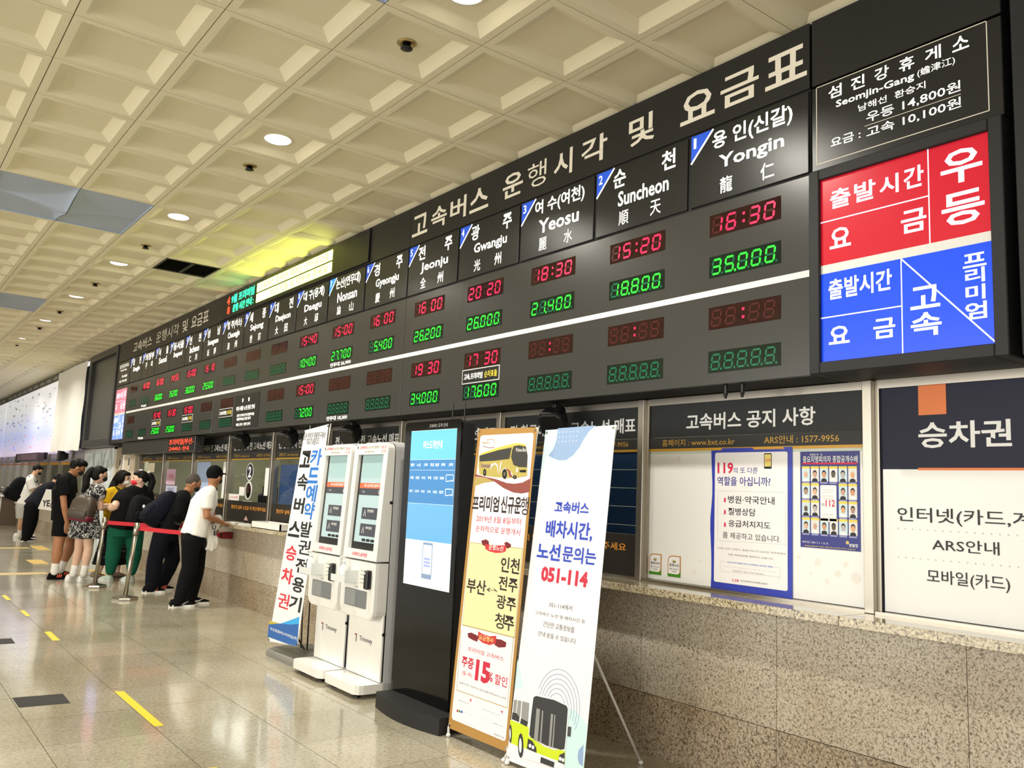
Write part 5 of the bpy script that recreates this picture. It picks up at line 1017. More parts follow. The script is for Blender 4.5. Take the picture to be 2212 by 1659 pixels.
def belt(parent, a, b):
    mb = MB(); n = 10; vs = []
    for k in range(n+1):
        q = a.lerp(b, k/n); z = -.01*math.sin(math.pi*k/n); vs += [q+Vector((0, 0, -.025+z)), q+Vector((0, 0, .025+z))]
    mb.add(vs, [(2*k, 2*k+2, 2*k+3, 2*k+1) for k in range(n)]); mb.build('belt', m_belt, parent)
belt(p1, a1, Vector((3.60, 11.86, .82))); belt(p2, a2, Vector((3.60, 10.42, .79)))
for y, z, lab in ((11.86, .82, 'far red belt clip fixed under the ledge behind the older man'), (10.42, .79, 'dark red belt clip fixed under the ledge by the hanging bag')):
    t = thing('belt_clip', (3.64, y, z), lab, 'belt clip'); MB().box(3.59, WX-.002, y-.045, y+.045, z-.04, z+.04, .006).build('body', M('clip_dark_red', (130, 16, 30), .4), t); MB().box(3.583, 3.59, y-.03, y+.03, z-.03, z+.03, .002).build('slot', m_black, t)
# ---------------------------------------------------------------- tapes and tactile strips on the floor
m_yt = M('yellow_tape', (246, 206, 6), .45); m_dt = M('dark_tape', (40, 38, 38), .6, spec=.2); m_yl = M('tactile_yellow', (226, 196, 110), .5); m_tanl = M('tan_line', (200, 176, 112), .4)
def tape(px, lab, m, cat='floor tape', grp=None, h=.0012):
    q = [onZ(x, y, 0) for x, y in px]; c = sum(q, Vector())/4
    t = thing('floor_tape' if m is m_yt or m is m_dt else 'tactile_strip', (c.x, c.y, 0), lab, cat, grp)
    pl = [(a.x, a.y) for a in q]; pl = pl if area2(pl) > 0 else pl[::-1]
    MB().prism(pl, lambda u, v, z: Vector((u, v, z)), .0004, h).build('strip', m, t); return t
f5 = crop(0, 1200, .27663)
Y = [([(893, 1063), (965, 1060), (1280, 1328), (1205, 1335)], 'long yellow tape strip nearest the camera along a tile joint'), ([(345, 597), (395, 594), (470, 662), (412, 665)], 'second yellow tape strip from the camera'), ([(152, 430), (188, 428), (238, 472), (205, 474)], 'third yellow tape strip from the camera'), ([(10, 312), (45, 309), (88, 346), (55, 349)], 'fourth yellow tape strip from the camera near the left edge'), ([(1625, 1659), (1690, 1655), (1900, 1840), (1830, 1845)], 'yellow tape end peeking at the bottom picture edge')]
for q, lab in Y: tape([f5(*a) for a in q], lab, m_yt, grp='yellow tape strips on the floor')
for q, lab in (([(95, 1112), (490, 1080), (550, 1153), (148, 1188)], 'dark grey tape rectangle nearest the camera on the floor'), ([(-60, 655), (88, 646), (118, 686), (-30, 695)], 'dark grey tape rectangle farther off at the left picture edge')): tape([f5(*a) for a in q], lab, m_dt, grp='dark tape rectangles on the floor')
f6 = crop(0, 1120, .11754)
for (x0, x1, y0, y1), lab in (((540, 940, 508, 578), 'yellow tactile patch behind the tall man, farther one'), ((475, 905, 765, 835), 'yellow tactile patch behind the tall man, nearer one'), ((1600, 1965, 945, 1040), 'yellow tactile patch behind the farther queue post')):
    a, b = onZ(*f6(x0, y0), 0), onZ(*f6(x1, y1), 0); xa, xb, ya, yb = min(a.x, b.x), max(a.x, b.x), min(a.y, b.y), max(a.y, b.y)
    t = thing('tactile_strip', ((xa+xb)/2, (ya+yb)/2, 0), lab, 'tactile paving'); n = 9
    MB().box(xa, xb, ya, yb, .0003, .0015).build('plate', m_tanl, t)
    for k in range(n): MB().box(xa+(xb-xa)*(k+.15)/n, xa+(xb-xa)*(k+.8)/n, ya, yb, .0015, .006, .001).build('bar', m_yl, t)
for (y_, lab) in ((543, 'thin tan guide line across the floor, farthest'), (1022, 'thin tan guide line across the floor, nearer')):
    a = onZ(*f6(0, y_), 0); xa = a.x-3; xb = onZ(*f6(540 if y_ < 600 else 900, y_), 0).x; w_ = .16
    t = thing('guide_line', ((xa+xb)/2, a.y, 0), lab, 'floor line'); MB().box(xa, xb, a.y-w_, a.y+w_, .0003, .0014).build('line', m_tanl, t)
# ---------------------------------------------------------------- people
def remesh(mb, name, mat, parent, vox=.011, it=3, fac=.5):
    me = bpy.data.meshes.new('raw'); me.from_pydata([Vector(p) for p in mb.v], [], mb.f); me.update()
    o = bpy.data.objects.new('raw', me); _TS.collection.objects.link(o)
    m = o.modifiers.new('r', 'REMESH'); m.mode = 'VOXEL'; m.voxel_size = vox
    s_ = o.modifiers.new('s', 'SMOOTH'); s_.iterations = it; s_.factor = fac
    with bpy.context.temp_override(scene=_TS, view_layer=_TS.view_layers[0]): dg = bpy.context.evaluated_depsgraph_get()
    r = bpy.data.meshes.new_from_object(o.evaluated_get(dg)); bpy.data.objects.remove(o); bpy.data.meshes.remove(me)
    r.name = name; r.transform(Matrix.Translation(-ORIGIN[parent.name])); r.materials.clear(); r.materials.append(mat); r.polygons.foreach_set('use_smooth', [True]*len(r.polygons))
    q = bpy.data.objects.new(name, r); COL.objects.link(q); q.parent = parent; ORIGIN[q.name] = ORIGIN[parent.name]
    return q
def limb(mb, pts, rs, n=14, round_a=True, round_b=True):
    pts = [Vector(p) for p in pts]; P = list(pts); Rr = list(rs)
    if round_a:
        d = (pts[0]-pts[1]).normalized(); P = [pts[0]+d*rs[0]*.95, pts[0]+d*rs[0]*.7]+P; Rr = [rs[0]*.3, rs[0]*.72]+Rr
    if round_b:
        d = (pts[-1]-pts[-2]).normalized(); P += [pts[-1]+d*rs[-1]*.7, pts[-1]+d*rs[-1]*.95]; Rr += [rs[-1]*.72, rs[-1]*.3]
    mb.tube(P, Rr, n)
def se(c, a, b, w_, d_, p=.8, n=24):
    out = []
    for k in range(n):
        t = 2*math.pi*k/n; x, y = math.cos(t), math.sin(t)
        out.append(c+a*(w_*math.copysign(abs(x)**p, x))+b*(d_*math.copysign(abs(y)**p, y)))
    return out
def torso(mb, cs, lat, p=.8):
    """cs: list of (centre, half width, half depth)"""
    R = []
    for i, (c, w_, d_) in enumerate(cs):
        t = (cs[min(i+1, len(cs)-1)][0]-cs[max(i-1, 0)][0]).normalized(); a = (lat-t*lat.dot(t)).normalized(); R.append(se(c, a, a.cross(t), w_, d_, p))
    mb.loft(R)
def hand(mb, wr, d, palm_n, thumb, curl=.35, s=1):
    """palm from the wrist along d; palm_n = palm normal; thumb = direction of the thumb side"""
    d = d.normalized(); t = (thumb-d*thumb.dot(d)).normalized(); n_ = d.cross(t)
    if n_.dot(palm_n) < 0: n_ = -n_
    mb.loft([[wr+d*(k*s)+t*(w_*a*s)+n_*(.014*b*s) for a, b in ((-1, -.6), (-.6, -1), (.6, -1), (1, -.6), (1, .6), (.6, 1), (-.6, 1), (-1, .6))] for k, w_ in ((-.015, .026), (.02, .036), (.06, .042), (.09, .04))])
    for k, (off, ln) in enumerate(((.032, .066), (.011, .075), (-.011, .070), (-.031, .055))):
        a = wr+d*(.082*s)+t*(off*s); b = a+(d+n_*curl*.5).normalized()*(ln*.5*s); c = b+(d*.75+n_*curl*1.6).normalized()*(ln*.5*s); limb(mb, [a, b, c], [.0095*s, .009*s, .0078*s], 8)
    a = wr+d*(.025*s)+t*(.03*s); b = a+(d*.55+t*.8).normalized()*(.04*s); c = b+(d*.9+t*.2+n_*.4).normalized()*(.032*s); limb(mb, [a, b, c], [.012*s, .0105*s, .0085*s], 8)
m_skin = M('skin', (214, 168, 136), .55); m_skin_tan = M('skin_tanned', (176, 122, 86), .55); m_skin_fair = M('skin_fair', (228, 188, 164), .55)
m_hairm = M('hair_black', (15, 13, 12), .6, bump=(90, .5, .004), spec=.2); m_hairg = M('hair_greying', (74, 66, 58), .7, bump=(120, .6, .004)); m_eye = M('eye_dark', (24, 18, 16), .2); m_lip = M('lip', (176, 110, 100), .5)
def fabric(name, rgb=(128, 128, 128), b=.35): return M(name, rgb, .9, bump=(26, b, .012), spec=.15)
f_black = fabric('cloth_black', (14, 14, 16)); f_white = fabric('cloth_white', (240, 238, 234)); f_navy = fabric('cloth_navy', (18, 20, 32)); f_green = fabric('cloth_green', (24, 92, 70)); f_yellow = fabric('cloth_yellow', (226, 184, 42)); f_grey = fabric('cloth_grey', (186, 184, 178)); f_char = fabric('cloth_charcoal', (32, 33, 42)); f_trouser = fabric('trouser_black', (15, 15, 17))
def pattern(name, dark, light, sc, lo, hi):
    m = fabric(name, dark); nt = m.node_tree; b = nt.nodes['Principled BSDF']; g = nt.nodes.new('ShaderNodeNewGeometry'); n = nt.nodes.new('ShaderNodeTexNoise'); n.inputs['Scale'].default_value = sc; n.inputs['Detail'].default_value = 2; n.inputs['Distortion'].default_value = 1.6
    r = nt.nodes.new('ShaderNodeValToRGB'); e = r.color_ramp.elements; e[0].position = lo; e[0].color = (*lin(dark), 1); e[1].position = hi; e[1].color = (*lin(light), 1)
    nt.links.new(g.outputs['Position'], n.inputs['Vector']); nt.links.new(n.outputs['Fac'], r.inputs['Fac']); nt.links.new(r.outputs['Color'], b.inputs['Base Color'])
    return m
f_floral = pattern('cloth_floral_dress', (36, 36, 40), (206, 204, 200), 26, .5, .56); f_skirt = pattern('cloth_floral_skirt', (18, 18, 20), (196, 190, 186), 22, .64, .68)
Zv = Vector((0, 0, 1))
def head(body, t, c, fd, hair_mat, skin, mask=None, hair='short', s=1.0, cap=None, up=None, glasses=False):
    """adds skull, jaw, nose and ears to the body mesh and builds hair, eyes, mask as parts"""
    f = fd.normalized(); up = up or Zv; l = up.cross(f).normalized(); u = f.cross(l); A = (l, f, u)
    body.ell(c, (.074*s, .094*s, .108*s), A, 20, 14); body.ell(c+f*.028*s-u*.058*s, (.052*s, .062*s, .056*s), A)
    body.ell(c+f*.098*s-u*.018*s, (.012*s, .017*s, .02*s), A, 10, 8); body.ell(c+f*.088*s+u*.012*s, (.01*s, .012*s, .03*s), A, 10, 8)
    for sg in (-1, 1): body.ell(c+l*(sg*.075*s)-f*.006*s-u*.012*s, (.011*s, .022*s, .032*s), A, 10, 8)
    for sg in (-1, 1):
        MB().ell(c+l*(sg*.03*s)+f*.082*s+u*.006*s, (.013*s, .009*s, .0055*s), A, 10, 6).build('eye', m_eye, t, True)
        MB().ell(c+l*(sg*.031*s)+f*.085*s+u*.026*s, (.019*s, .006*s, .0035*s), A, 10, 6).build('eyebrow', hair_mat, t, True)
    if mask:
        mm = MB(); mm.ell(c+f*.047*s-u*.05*s, (.06*s, .066*s, .046*s), A, 18, 12); mk = remesh(mm, 'face_mask', mask, t, .007, 2)
        for sg in (-1, 1): MB().tube([c+l*(sg*.05*s)+f*.07*s-u*.03*s, c+l*(sg*.074*s)+f*.03*s-u*.015*s, c+l*(sg*.082*s)-f*.012*s+u*.004*s], .0025, 6).build('ear_loop', mask, t)
    else: MB().ell(c+f*.086*s-u*.062*s, (.02*s, .008*s, .006*s), A, 10, 6).build('mouth', m_lip, t, True)
    if glasses:
        for sg in (-1, 1): MB().tube([c+l*(sg*.032*s+.02*s*math.cos(a*.785))+f*.098*s+u*(.004*s+.015*s*math.sin(a*.785)) for a in range(9)], .002, 6).build('lens_rim', m_black, t)
    h = MB()
    if cap is None:
        h.ell(c-f*.022*s+u*.026*s, (.083*s, .094*s, .098*s), A, 20, 14)
        if hair in ('fluffy',):
            h.ell(c+f*.028*s+u*.085*s, (.082*s, .078*s, .045*s), A); h.ell(c-f*.04*s+u*.045*s, (.09*s, .08*s, .075*s), A); h.ell(c+f*.07*s+u*.07*s, (.06*s, .035*s, .03*s), A)
        elif hair == 'balding': pass
        else: h.ell(c+f*.03*s+u*.072*s, (.074*s, .062*s, .035*s), A)
        return h, A
    return None, A
def ground_shoe(t, g, d, up_mat, sole_mat, ank, L=.275, W=.1, stripe=None, swoosh=None):
    """g = middle of the sole on the floor; d = toe direction; ank = ankle centre"""
    d = Vector((d[0], d[1], 0)).normalized(); s_ = Zv.cross(d); g = Vector((g.x, g.y, 0))
    sh = thing_part = None
    out = [(-.5, .0), (-.47, .3), (-.38, .4), (-.15, .36), (.1, .44), (.28, .5), (.42, .38), (.49, .15), (.5, 0), (.49, -.15), (.42, -.38), (.28, -.5), (.1, -.44), (-.15, -.36), (-.38, -.4), (-.47, -.3)]
    up = MB(); stn = [(-.49, .3, .05), (-.44, .4, .085), (-.3, .42, .095), (-.12, .4, .09), (.05, .44, .075), (.22, .48, .058), (.36, .42, .048), (.45, .27, .038), (.49, .1, .03)]
    up.loft([[g+d*(a*L)+s_*(w_*W*math.cos(math.radians(q)))+Zv*(.012+(h_-.012)*max(0, math.sin(math.radians(q)))) for q in (0, 20, 45, 70, 90, 110, 135, 160, 180)] for a, w_, h_ in stn])
    sh = up.build('shoe', up_mat, t, True)
    MB().prism([(a*L*1.02, w_*W*1.04) for a, w_ in out], lambda u, v, h: g+d*u-s_*v+Zv*h, 0, .026).build('sole', sole_mat, sh)
    if stripe:
        for k in range(3): MB().prism([(-.1+.07*k, .03), (-.06+.07*k, .03), (-.03+.07*k, .07), (-.07+.07*k, .07)], lambda u, v, h: g+d*(u*L*1.1)-s_*(W*.44+h)+Zv*v, -.006, .004).build('stripe', stripe, sh)
    if swoosh:
        P = [(-.30, .045), (-.10, .032), (.02, .036), (.20, .066), (.02, .048), (-.08, .046), (-.12, .05), (-.10, .062), (-.2, .06)]
        MB().prism(P, lambda u, v, h: g+d*(u*L)-s_*(W*.44+h)+Zv*v, -.008, .006).build('side_mark', swoosh, sh)
    return sh
def leg(mb, hp, kn, an, r=(.085, .06, .038), calf=1.06):
    m1 = hp.lerp(kn, .5); m2 = kn.lerp(an, .3); limb(mb, [hp, m1, kn, m2, kn.lerp(an, .7), an], [r[0], (r[0]+r[1])/2*1.02, r[1], r[1]*calf, (r[1]+r[2])/2, r[2]])
def arm(mb, sh, el, wr, r=(.05, .04, .028)): limb(mb, [sh, sh.lerp(el, .5), el, el.lerp(wr, .35), wr], [r[0], r[0]*.92, r[1], r[1]*1.0, r[2]])
def sock(t, kn, an, mat, h=.16, r=.047):
    d = (kn-an).normalized(); mb = MB(); limb(mb, [an-d*.05, an+d*.02, an+d*h], [r*1.02, r*.95, r*1.05], 14, True, False); mb.build('sock', mat, t, True)
def backpack(name, lab, c, up, out, w_, h_, d_, mat, base_mat=None, group=None, rings=None):
    """c = centre; up = its own up; out = away from the wearer's back"""
    up = up.normalized(); out = (out-up*out.dot(up)).normalized(); s_ = up.cross(out)
    t = thing(name, c-up*(h_/2), lab, 'backpack', group); mb = MB()
    pr = rings or [(-.5, .80, .75), (-.47, .95, .92), (-.3, 1, 1), (0, 1, 1), (.25, .95, .9), (.4, .8, .72), (.48, .55, .48), (.5, .3, .25)]
    mb.loft([se(c+up*(h_*k)+out*(d_*.5*(b-1)*.4), s_, out, w_*.5*a, d_*.5*b, .6) for k, a, b in pr]); mb.build('bag', mat, t, True)
    p2 = MB(); p2.loft([se(c+up*(h_*k)+out*(d_*.42), s_, out, w_*.42*a, d_*.18*a, .55) for k, a in ((-.42, .7), (-.4, 1), (-.08, 1), (-.05, .85))]); p2.build('front_pocket', mat, t, True)
    if base_mat: b_ = MB(); b_.loft([se(c+up*(h_*k)+out*(d_*.01), s_, out, w_*.515*a, d_*.515*a, .6) for k, a in ((-.505, .8), (-.48, .99), (-.30, 1.03), (-.29, .96))]); b_.build('base_panel', base_mat, t, True)
    MB().tube([c+up*(h_*.47)-out*(d_*.3)+s_*.03, c+up*(h_*.55)-out*(d_*.3), c+up*(h_*.47)-out*(d_*.3)-s_*.03], .008, 8).build('handle', mat, t, True)
    return t, s_, up, out
def strap(t, pts, mat, w_=.022): MB().tube(pts, w_, 8).build('strap', mat, t, True)
C1 = crop(0, 960, .205); C2 = crop(140, 980, .2049); C3 = crop(300, 980, .217)
def J(C, a, b, y): return onY(*C(a, b), y)
def Gd(C, a, b): return onZ(*C(a, b), 0)
def person(lab, at): return thing('person', (at.x, at.y, 0), lab, 'person')
X_ = Vector((1, 0, 0)); Y_ = Vector((0, 1, 0))

# --- man in white T-shirt and black cap leaning on the ledge
ya, yc, yb = 10.02, 10.2, 10.38
pel, chs, nk, hd = J(C3, 545, 850, yc), J(C3, 640, 500, yc), J(C3, 722, 350, yc), J(C3, 757, 222, yc-.02)
lat = Y_; fw = X_
shR, shL = J(C3, 690, 420, ya), J(C3, 715, 405, yb); elR, wrR = J(C3, 672, 620, ya-.03), J(C3, 835, 688, yc); elL, wrL = J(C3, 725, 590, yb+.02), J(C3, 745, 680, yb-.05)
hpR, hpL, knR, knL, anR, anL = J(C3, 520, 860, ya+.08), J(C3, 585, 860, yb-.08), J(C3, 500, 1130, ya+.06), J(C3, 580, 1140, yb-.08), J(C3, 405, 1450, 10.09), J(C3, 520, 1430, 10.28)
t = person('man in white T-shirt, black cap and black trousers leaning on the ledge', pel); b = MB()
torso(b, [(pel, .15, .1), (pel.lerp(chs, .5), .14, .095), (chs, .165, .11), (chs.lerp(nk, .7), .15, .08), (nk, .06, .055)], lat)
limb(b, [nk-Zv*.03, nk.lerp(hd, .6)], [.058, .052]); h_, A = head(b, t, hd, Vector((.86, .5, -.08)), m_hairm, m_skin_tan, mask=M('mask_black', (24, 24, 26), .8), cap=True)
for s1_, e1, w1 in ((shR, elR, wrR), (shL, elL, wrL)): limb(b, [nk.lerp(s1_, .3), s1_], [.055, .052]); arm(b, s1_, e1, w1)
hand(b, wrR, Vector((.8, .3, -.18)), Vector((0, 0, -1)), Vector((0, 1, 0)), .3); hand(b, wrL, Vector((.2, -.1, -1)), Vector((0, -1, 0)), Vector((1, 0, 0)), .9)
leg(b, hpR, knR, anR); leg(b, hpL, knL, anL); remesh(b, 'body', m_skin_tan, t, .0075)
g = MB(); hem = J(C3, 540, 815, yc)
torso(g, [(hem, .20, .135), (hem.lerp(chs, .3), .185, .128), (hem.lerp(chs, .65), .185, .128), (chs, .20, .135), (chs.lerp(nk, .6), .185, .105), (nk, .085, .075)], lat)
for s1_, e1 in ((shR, elR), (shL, elL)): limb(g, [nk.lerp(s1_, .35), s1_], [.075, .078]); limb(g, [s1_, s1_.lerp(e1, .66)], [.078, .074], round_b=False)
remesh(g, 'shirt', f_white, t, .012)
MB().loft([se(nk+Zv*.012-(Zv*.03)*k, lat, fw, .066+.01*k, .062+.01*k, 1) for k in (0, 1)]).build('collar', f_navy, t, True)
g = MB(); torso(g, [(hem+Zv*.05, .178, .125), (pel, .182, .13), (pel-Zv*.1, .17, .12)], lat); leg(g, hpR, knR, anR, (.108, .085, .066), 1.0); leg(g, hpL, knL, anL, (.108, .085, .066), 1.0); remesh(g, 'trousers', f_trouser, t, .013)
c_ = MB(); l_, f_, u_ = A; c_.ell(hd-f_*.012+u_*.03, (.088, .105, .098), A, 22, 14); cp = remesh(c_, 'cap', f_black, t, .009); MB().loft([[hd+f_*(.085+k)+u_*(.045-.12*k)+l_*(w_*a)+u_*(.004*b_) for a, b_ in ((-1, 0), (-.5, 1.2), (0, 1.6), (.5, 1.2), (1, 0), (0, -.2))] for k, w_ in ((0, .07), (.05, .062), (.075, .035))]).build('brim', f_black, cp, True)
MB().ell(hd-f_*.06+l_*-.058+u_*.0, (.008, .008, .008)).build('cap_badge', M('badge_gold', (220, 200, 130), .4), cp, True)
for (gx, gy), an in (((430, 1525), anR), ((580, 1496), anL)): ground_shoe(t, Gd(C3, gx, gy), (1, -.12), f_black, m_white, an, .29, .105, swoosh=m_white)
bt = thing('cloth_bag', J(C3, 715, 955, 10.12), 'white cloth bag with black lettering hanging from the hand of the capped man', 'bag')
bs = Surf(J(C3, 650, 960, 10.12), (.95, .25, 0), (0, 0, 1)); mb = MB(); nn = 10
vs = []
for sd in (-.035, .035):
    for k in range(nn+1):
        for a in range(9): z = .40*k/nn; x = .175*(a/8)*(.8+.2*k/nn)+.02*math.sin(k*.9); vs.append(bs.pt(x+.005, z+.01*math.sin(a*1.3), sd*(1-.5*k/nn)*(1 if 0 < a < 8 else .2)+.008*math.sin(a*1.7+k*.8)))
q_ = 9*(nn+1); fs = []
for k in range(nn):
    for a in range(8): fs += [(k*9+a, k*9+a+1, (k+1)*9+a+1, (k+1)*9+a), (q_+k*9+a, q_+(k+1)*9+a, q_+(k+1)*9+a+1, q_+k*9+a+1)]
mb.add(vs, fs).build('bag', f_white, bt, True)
for k, (u_0, v_0, s_0) in enumerate(((.03, .30, 'A'), (.05, .235, 'U'), (.075, .17, 'E'))): put(MB(), bs, s_0, u_0, v_0, u_0+.05, v_0+.055, .045, .03).build('lettering', m_black_letter, bt)

# --- older man in dark clothes bending forward with navy backpack
ya, yc, yb = 11.42, 11.6, 11.78
pel, chs, nk, hd = J(C3, 262, 790, yc), J(C3, 370, 520, yc), J(C3, 468, 392, yc), J(C3, 545, 292, yc-.03)
shR, shL = J(C3, 425, 460, ya), J(C3, 440, 445, yb); elR, wrR = J(C3, 385, 610, ya-.04), J(C3, 432, 668, ya+.02); elL, wrL = J(C3, 440, 610, yb+.03), J(C3, 462, 690, yb-.1)
hpR, hpL, knR, knL, anR, anL = J(C3, 230, 810, ya+.08), J(C3, 300, 810, yb-.08), J(C3, 160, 1060, ya+.08), J(C3, 335, 1060, yb-.06), J(C3, 130, 1310, 11.5), J(C3, 225, 1285, 11.72)
t = person('older man with grey hair in dark clothes bending towards the counter', pel); b = MB()
torso(b, [(pel, .15, .1), (pel.lerp(chs, .5), .14, .1), (chs, .165, .11), (chs.lerp(nk, .7), .15, .085), (nk, .06, .055)], lat)
limb(b, [nk-Zv*.02, nk.lerp(hd, .6)], [.06, .054]); h_, A = head(b, t, hd, Vector((.9, -.08, -.42)), m_hairg, m_skin_tan, mask=M('mask_black'), hair='balding')
for s1_, e1, w1 in ((shR, elR, wrR), (shL, elL, wrL)): limb(b, [nk.lerp(s1_, .3), s1_], [.055, .052]); arm(b, s1_, e1, w1)
hand(b, wrR, Vector((.6, 0, -.5)), Vector((-.5, 0, -.6)), Vector((.3, 1, .3)), .8); hand(b, wrL, Vector((.6, -.3, -.4)), Vector((-.5, 0, -.6)), Vector((.3, -1, .3)), .8)
leg(b, hpR, knR, anR); leg(b, hpL, knL, anL); remesh(b, 'body', m_skin_tan, t, .0075); remesh(h_, 'hair', m_hairg, t, .008)
g = MB(); hem = J(C3, 258, 770, yc)
torso(g, [(hem, .195, .14), (hem.lerp(chs, .4), .185, .135), (chs, .2, .14), (chs.lerp(nk, .6), .18, .11), (nk, .085, .078)], lat)
for s1_, e1, w1 in ((shR, elR, wrR), (shL, elL, wrL)): limb(g, [nk.lerp(s1_, .35), s1_], [.078, .08]); limb(g, [s1_, e1, e1.lerp(w1, .85)], [.08, .066, .05], round_b=False)
remesh(g, 'jacket', f_black, t, .012)
g = MB(); torso(g, [(hem+Zv*.06, .175, .13), (pel, .18, .135), (pel-Zv*.1, .17, .125)], lat); leg(g, hpR, knR, anR, (.115, .098, .085), 1.0); leg(g, hpL, knL, anL, (.115, .098, .085), 1.0); remesh(g, 'trousers', fabric('cloth_midnight', (14, 15, 24)), t, .013)
for (gx, gy), an in (((150, 1383), anR), ((240, 1362), anL)): ground_shoe(t, Gd(C3, gx, gy), (1, -.1), f_black, m_white, an, .285, .105, stripe=M('coral_stripe', (232, 92, 70), .5))
ph = thing('mobile_phone', J(C3, 385, 690, ya), 'black mobile phone held low by the bending older man', 'phone'); pp = J(C3, 388, 688, ya+.0); ps = Surf(pp, (.85, .1, -.3), (.3, .3, .9)); MB().prism(rrect(-.05, -.03, .05, .045, .01, 3), ps.pt, -.006, .006).build('phone', m_black, ph)
ax = (nk-pel).normalized(); bp_c = J(C3, 212, 535, yc); bt, s_, u_, o_ = backpack('backpack', 'dark navy backpack on the back of the bending older man', bp_c, Vector((.55, 0, .84)), Vector((-.84, 0, .55)), .34, .50, .23, f_navy, fabric('cloth_navy_dark', (13, 15, 24)))
for sh in (shR, shL): strap(bt, [bp_c+u_*.2-o_*.1+Y_*((sh.y-yc)*.5), sh+Vector((-.02, 0, .085)), sh+Vector((.10, 0, -.02)), sh.lerp(pel, .35)+Vector((.12, 0, .02)), bp_c-u_*.18-o_*.1+Y_*((sh.y-yc)*.8)], f_navy, .018)

# --- woman in black T-shirt and green leggings, back to the camera
fw = Vector((-.35, .94, 0)).normalized(); lat = Zv.cross(fw); yc = 12.66
pel, chs, nk, hd = J(C2, 645, 765, yc), J(C2, 715, 500, yc-.03), J(C2, 782, 365, yc), J(C2, 790, 268, yc)
shL, shR = J(C2, 612, 440, yc), J(C2, 868, 430, yc+.05); elL, wrL = J(C2, 522, 560, yc-.14), J(C2, 472, 572, yc+.0); elR, wrR = J(C2, 885, 590, yc+.12), J(C2, 780, 640, yc+.28)
hpL, hpR, knL, knR, anL, anR = J(C2, 560, 820, yc+.03), J(C2, 730, 820, yc), J(C2, 515, 1020, yc+.08), J(C2, 735, 1020, yc), J(C2, 478, 1255, 12.78), J(C2, 702, 1262, 12.66)
t = person('woman in black T-shirt and green leggings seen from behind', pel); b = MB()
torso(b, [(pel, .19, .14), (pel.lerp(chs, .5), .18, .13), (chs, .19, .13), (chs.lerp(nk, .7), .16, .09), (nk, .06, .058)], lat)
limb(b, [nk-Zv*.03, nk.lerp(hd, .6)], [.062, .054]); h_, A = head(b, t, hd, Vector((-1, .12, .02)), m_hairm, m_skin_fair, mask=M('mask_red', (226, 40, 60), .7))
for s1_, e1, w1 in ((shR, elR, wrR), (shL, elL, wrL)): limb(b, [nk.lerp(s1_, .3), s1_], [.062, .06]); arm(b, s1_, e1, w1, (.068, .055, .033))
hand(b, wrL, Vector((.4, .75, -.1)), Vector((0, 0, -1)), Vector((1, .3, .3)), .5); hand(b, wrR, Vector((-.8, .4, .1)), Vector((0, 0, -1)), Vector((0, 0, 1)), .5)
leg(b, hpL, knL, anL, (.11, .075, .045)); leg(b, hpR, knR, anR, (.11, .075, .045)); remesh(b, 'body', m_skin_fair, t, .0075)
l_, f_, u_ = A; h_.ell(hd-f_*.125+u_*.045, (.05, .045, .055), A); limb(h_, [hd-f_*.14+u_*.05, hd-f_*.17-u_*.03, hd-f_*.15-u_*.14, hd-f_*.12-u_*.24], [.045, .048, .04, .02]); remesh(h_, 'hair', m_hairm, t, .009)
MB().ell(hd-f_*.11+u_*.085, (.012, .02, .035), A).build('hair_clip', m_white, t, True); MB().ell(hd+u_*.125-f_*.005, (.02, .03, .012), A).build('hair_clip', m_white, t, True)
g = MB(); hem = J(C2, 648, 790, yc)
torso(g, [(hem, .25, .185), (hem.lerp(chs, .35), .245, .175), (hem.lerp(chs, .7), .235, .165), (chs, .225, .16), (chs.lerp(nk, .6), .19, .115), (nk, .085, .08)], lat)
for s1_, e1 in ((shR, elR), (shL, elL)): limb(g, [nk.lerp(s1_, .35), s1_], [.085, .09]); limb(g, [s1_, s1_.lerp(e1, .72)], [.092, .09], round_b=False)
remesh(g, 'shirt', f_black, t, .013)
g = MB(); torso(g, [(hem+Zv*.05, .225, .165), (pel-Zv*.04, .225, .17), (pel-Zv*.14, .2, .15)], lat); leg(g, hpL, knL, knL.lerp(anL, .92), (.135, .098, .064), 1.02); leg(g, hpR, knR, knR.lerp(anR, .92), (.135, .098, .064), 1.02); remesh(g, 'leggings', f_green, t, .013)
m_mint = M('mint_shoe', (214, 232, 218), .6)
for (gx, gy) in ((462, 1345), (690, 1348)): ground_shoe(t, Gd(C2, gx, gy)+Vector((-.03, .06, 0)), (-.45, .9), m_mint, m_white, None, .25, .098)
bp_c = J(C2, 800, 605, yc-.27); bt, s_, u_, o_ = backpack('backpack', 'black backpack with white tick mark on the woman in green leggings', bp_c, Vector((.18, .1, .97)), -fw+Vector((.15, 0, 0)), .35, .42, .20, fabric('backpack_black', (19, 20, 23)))
bs = Surf(bp_c+o_*.118, -s_ if (-s_).dot(CR) > 0 else s_, u_)
MB().prism([(-.075, .075), (-.08, .045), (-.06, .028), (-.03, .03), (.10, .062), (-.02, .05), (-.05, .05), (-.062, .06)], lambda u, v, h: bs.pt(u, v, h), -.02, .012).build('tick_mark', m_white, bt)
for sh in (shR, shL): strap(bt, [bp_c+u_*.16-o_*.08+(sh-nk)*.3, sh.lerp(nk, .45)+Vector((0, -.02, .085)), sh.lerp(nk, .45)+fw*.14-Zv*.03, bp_c-u_*.16-o_*.06+(sh-nk)*.7+fw*.12], fabric('backpack_black'), .018)

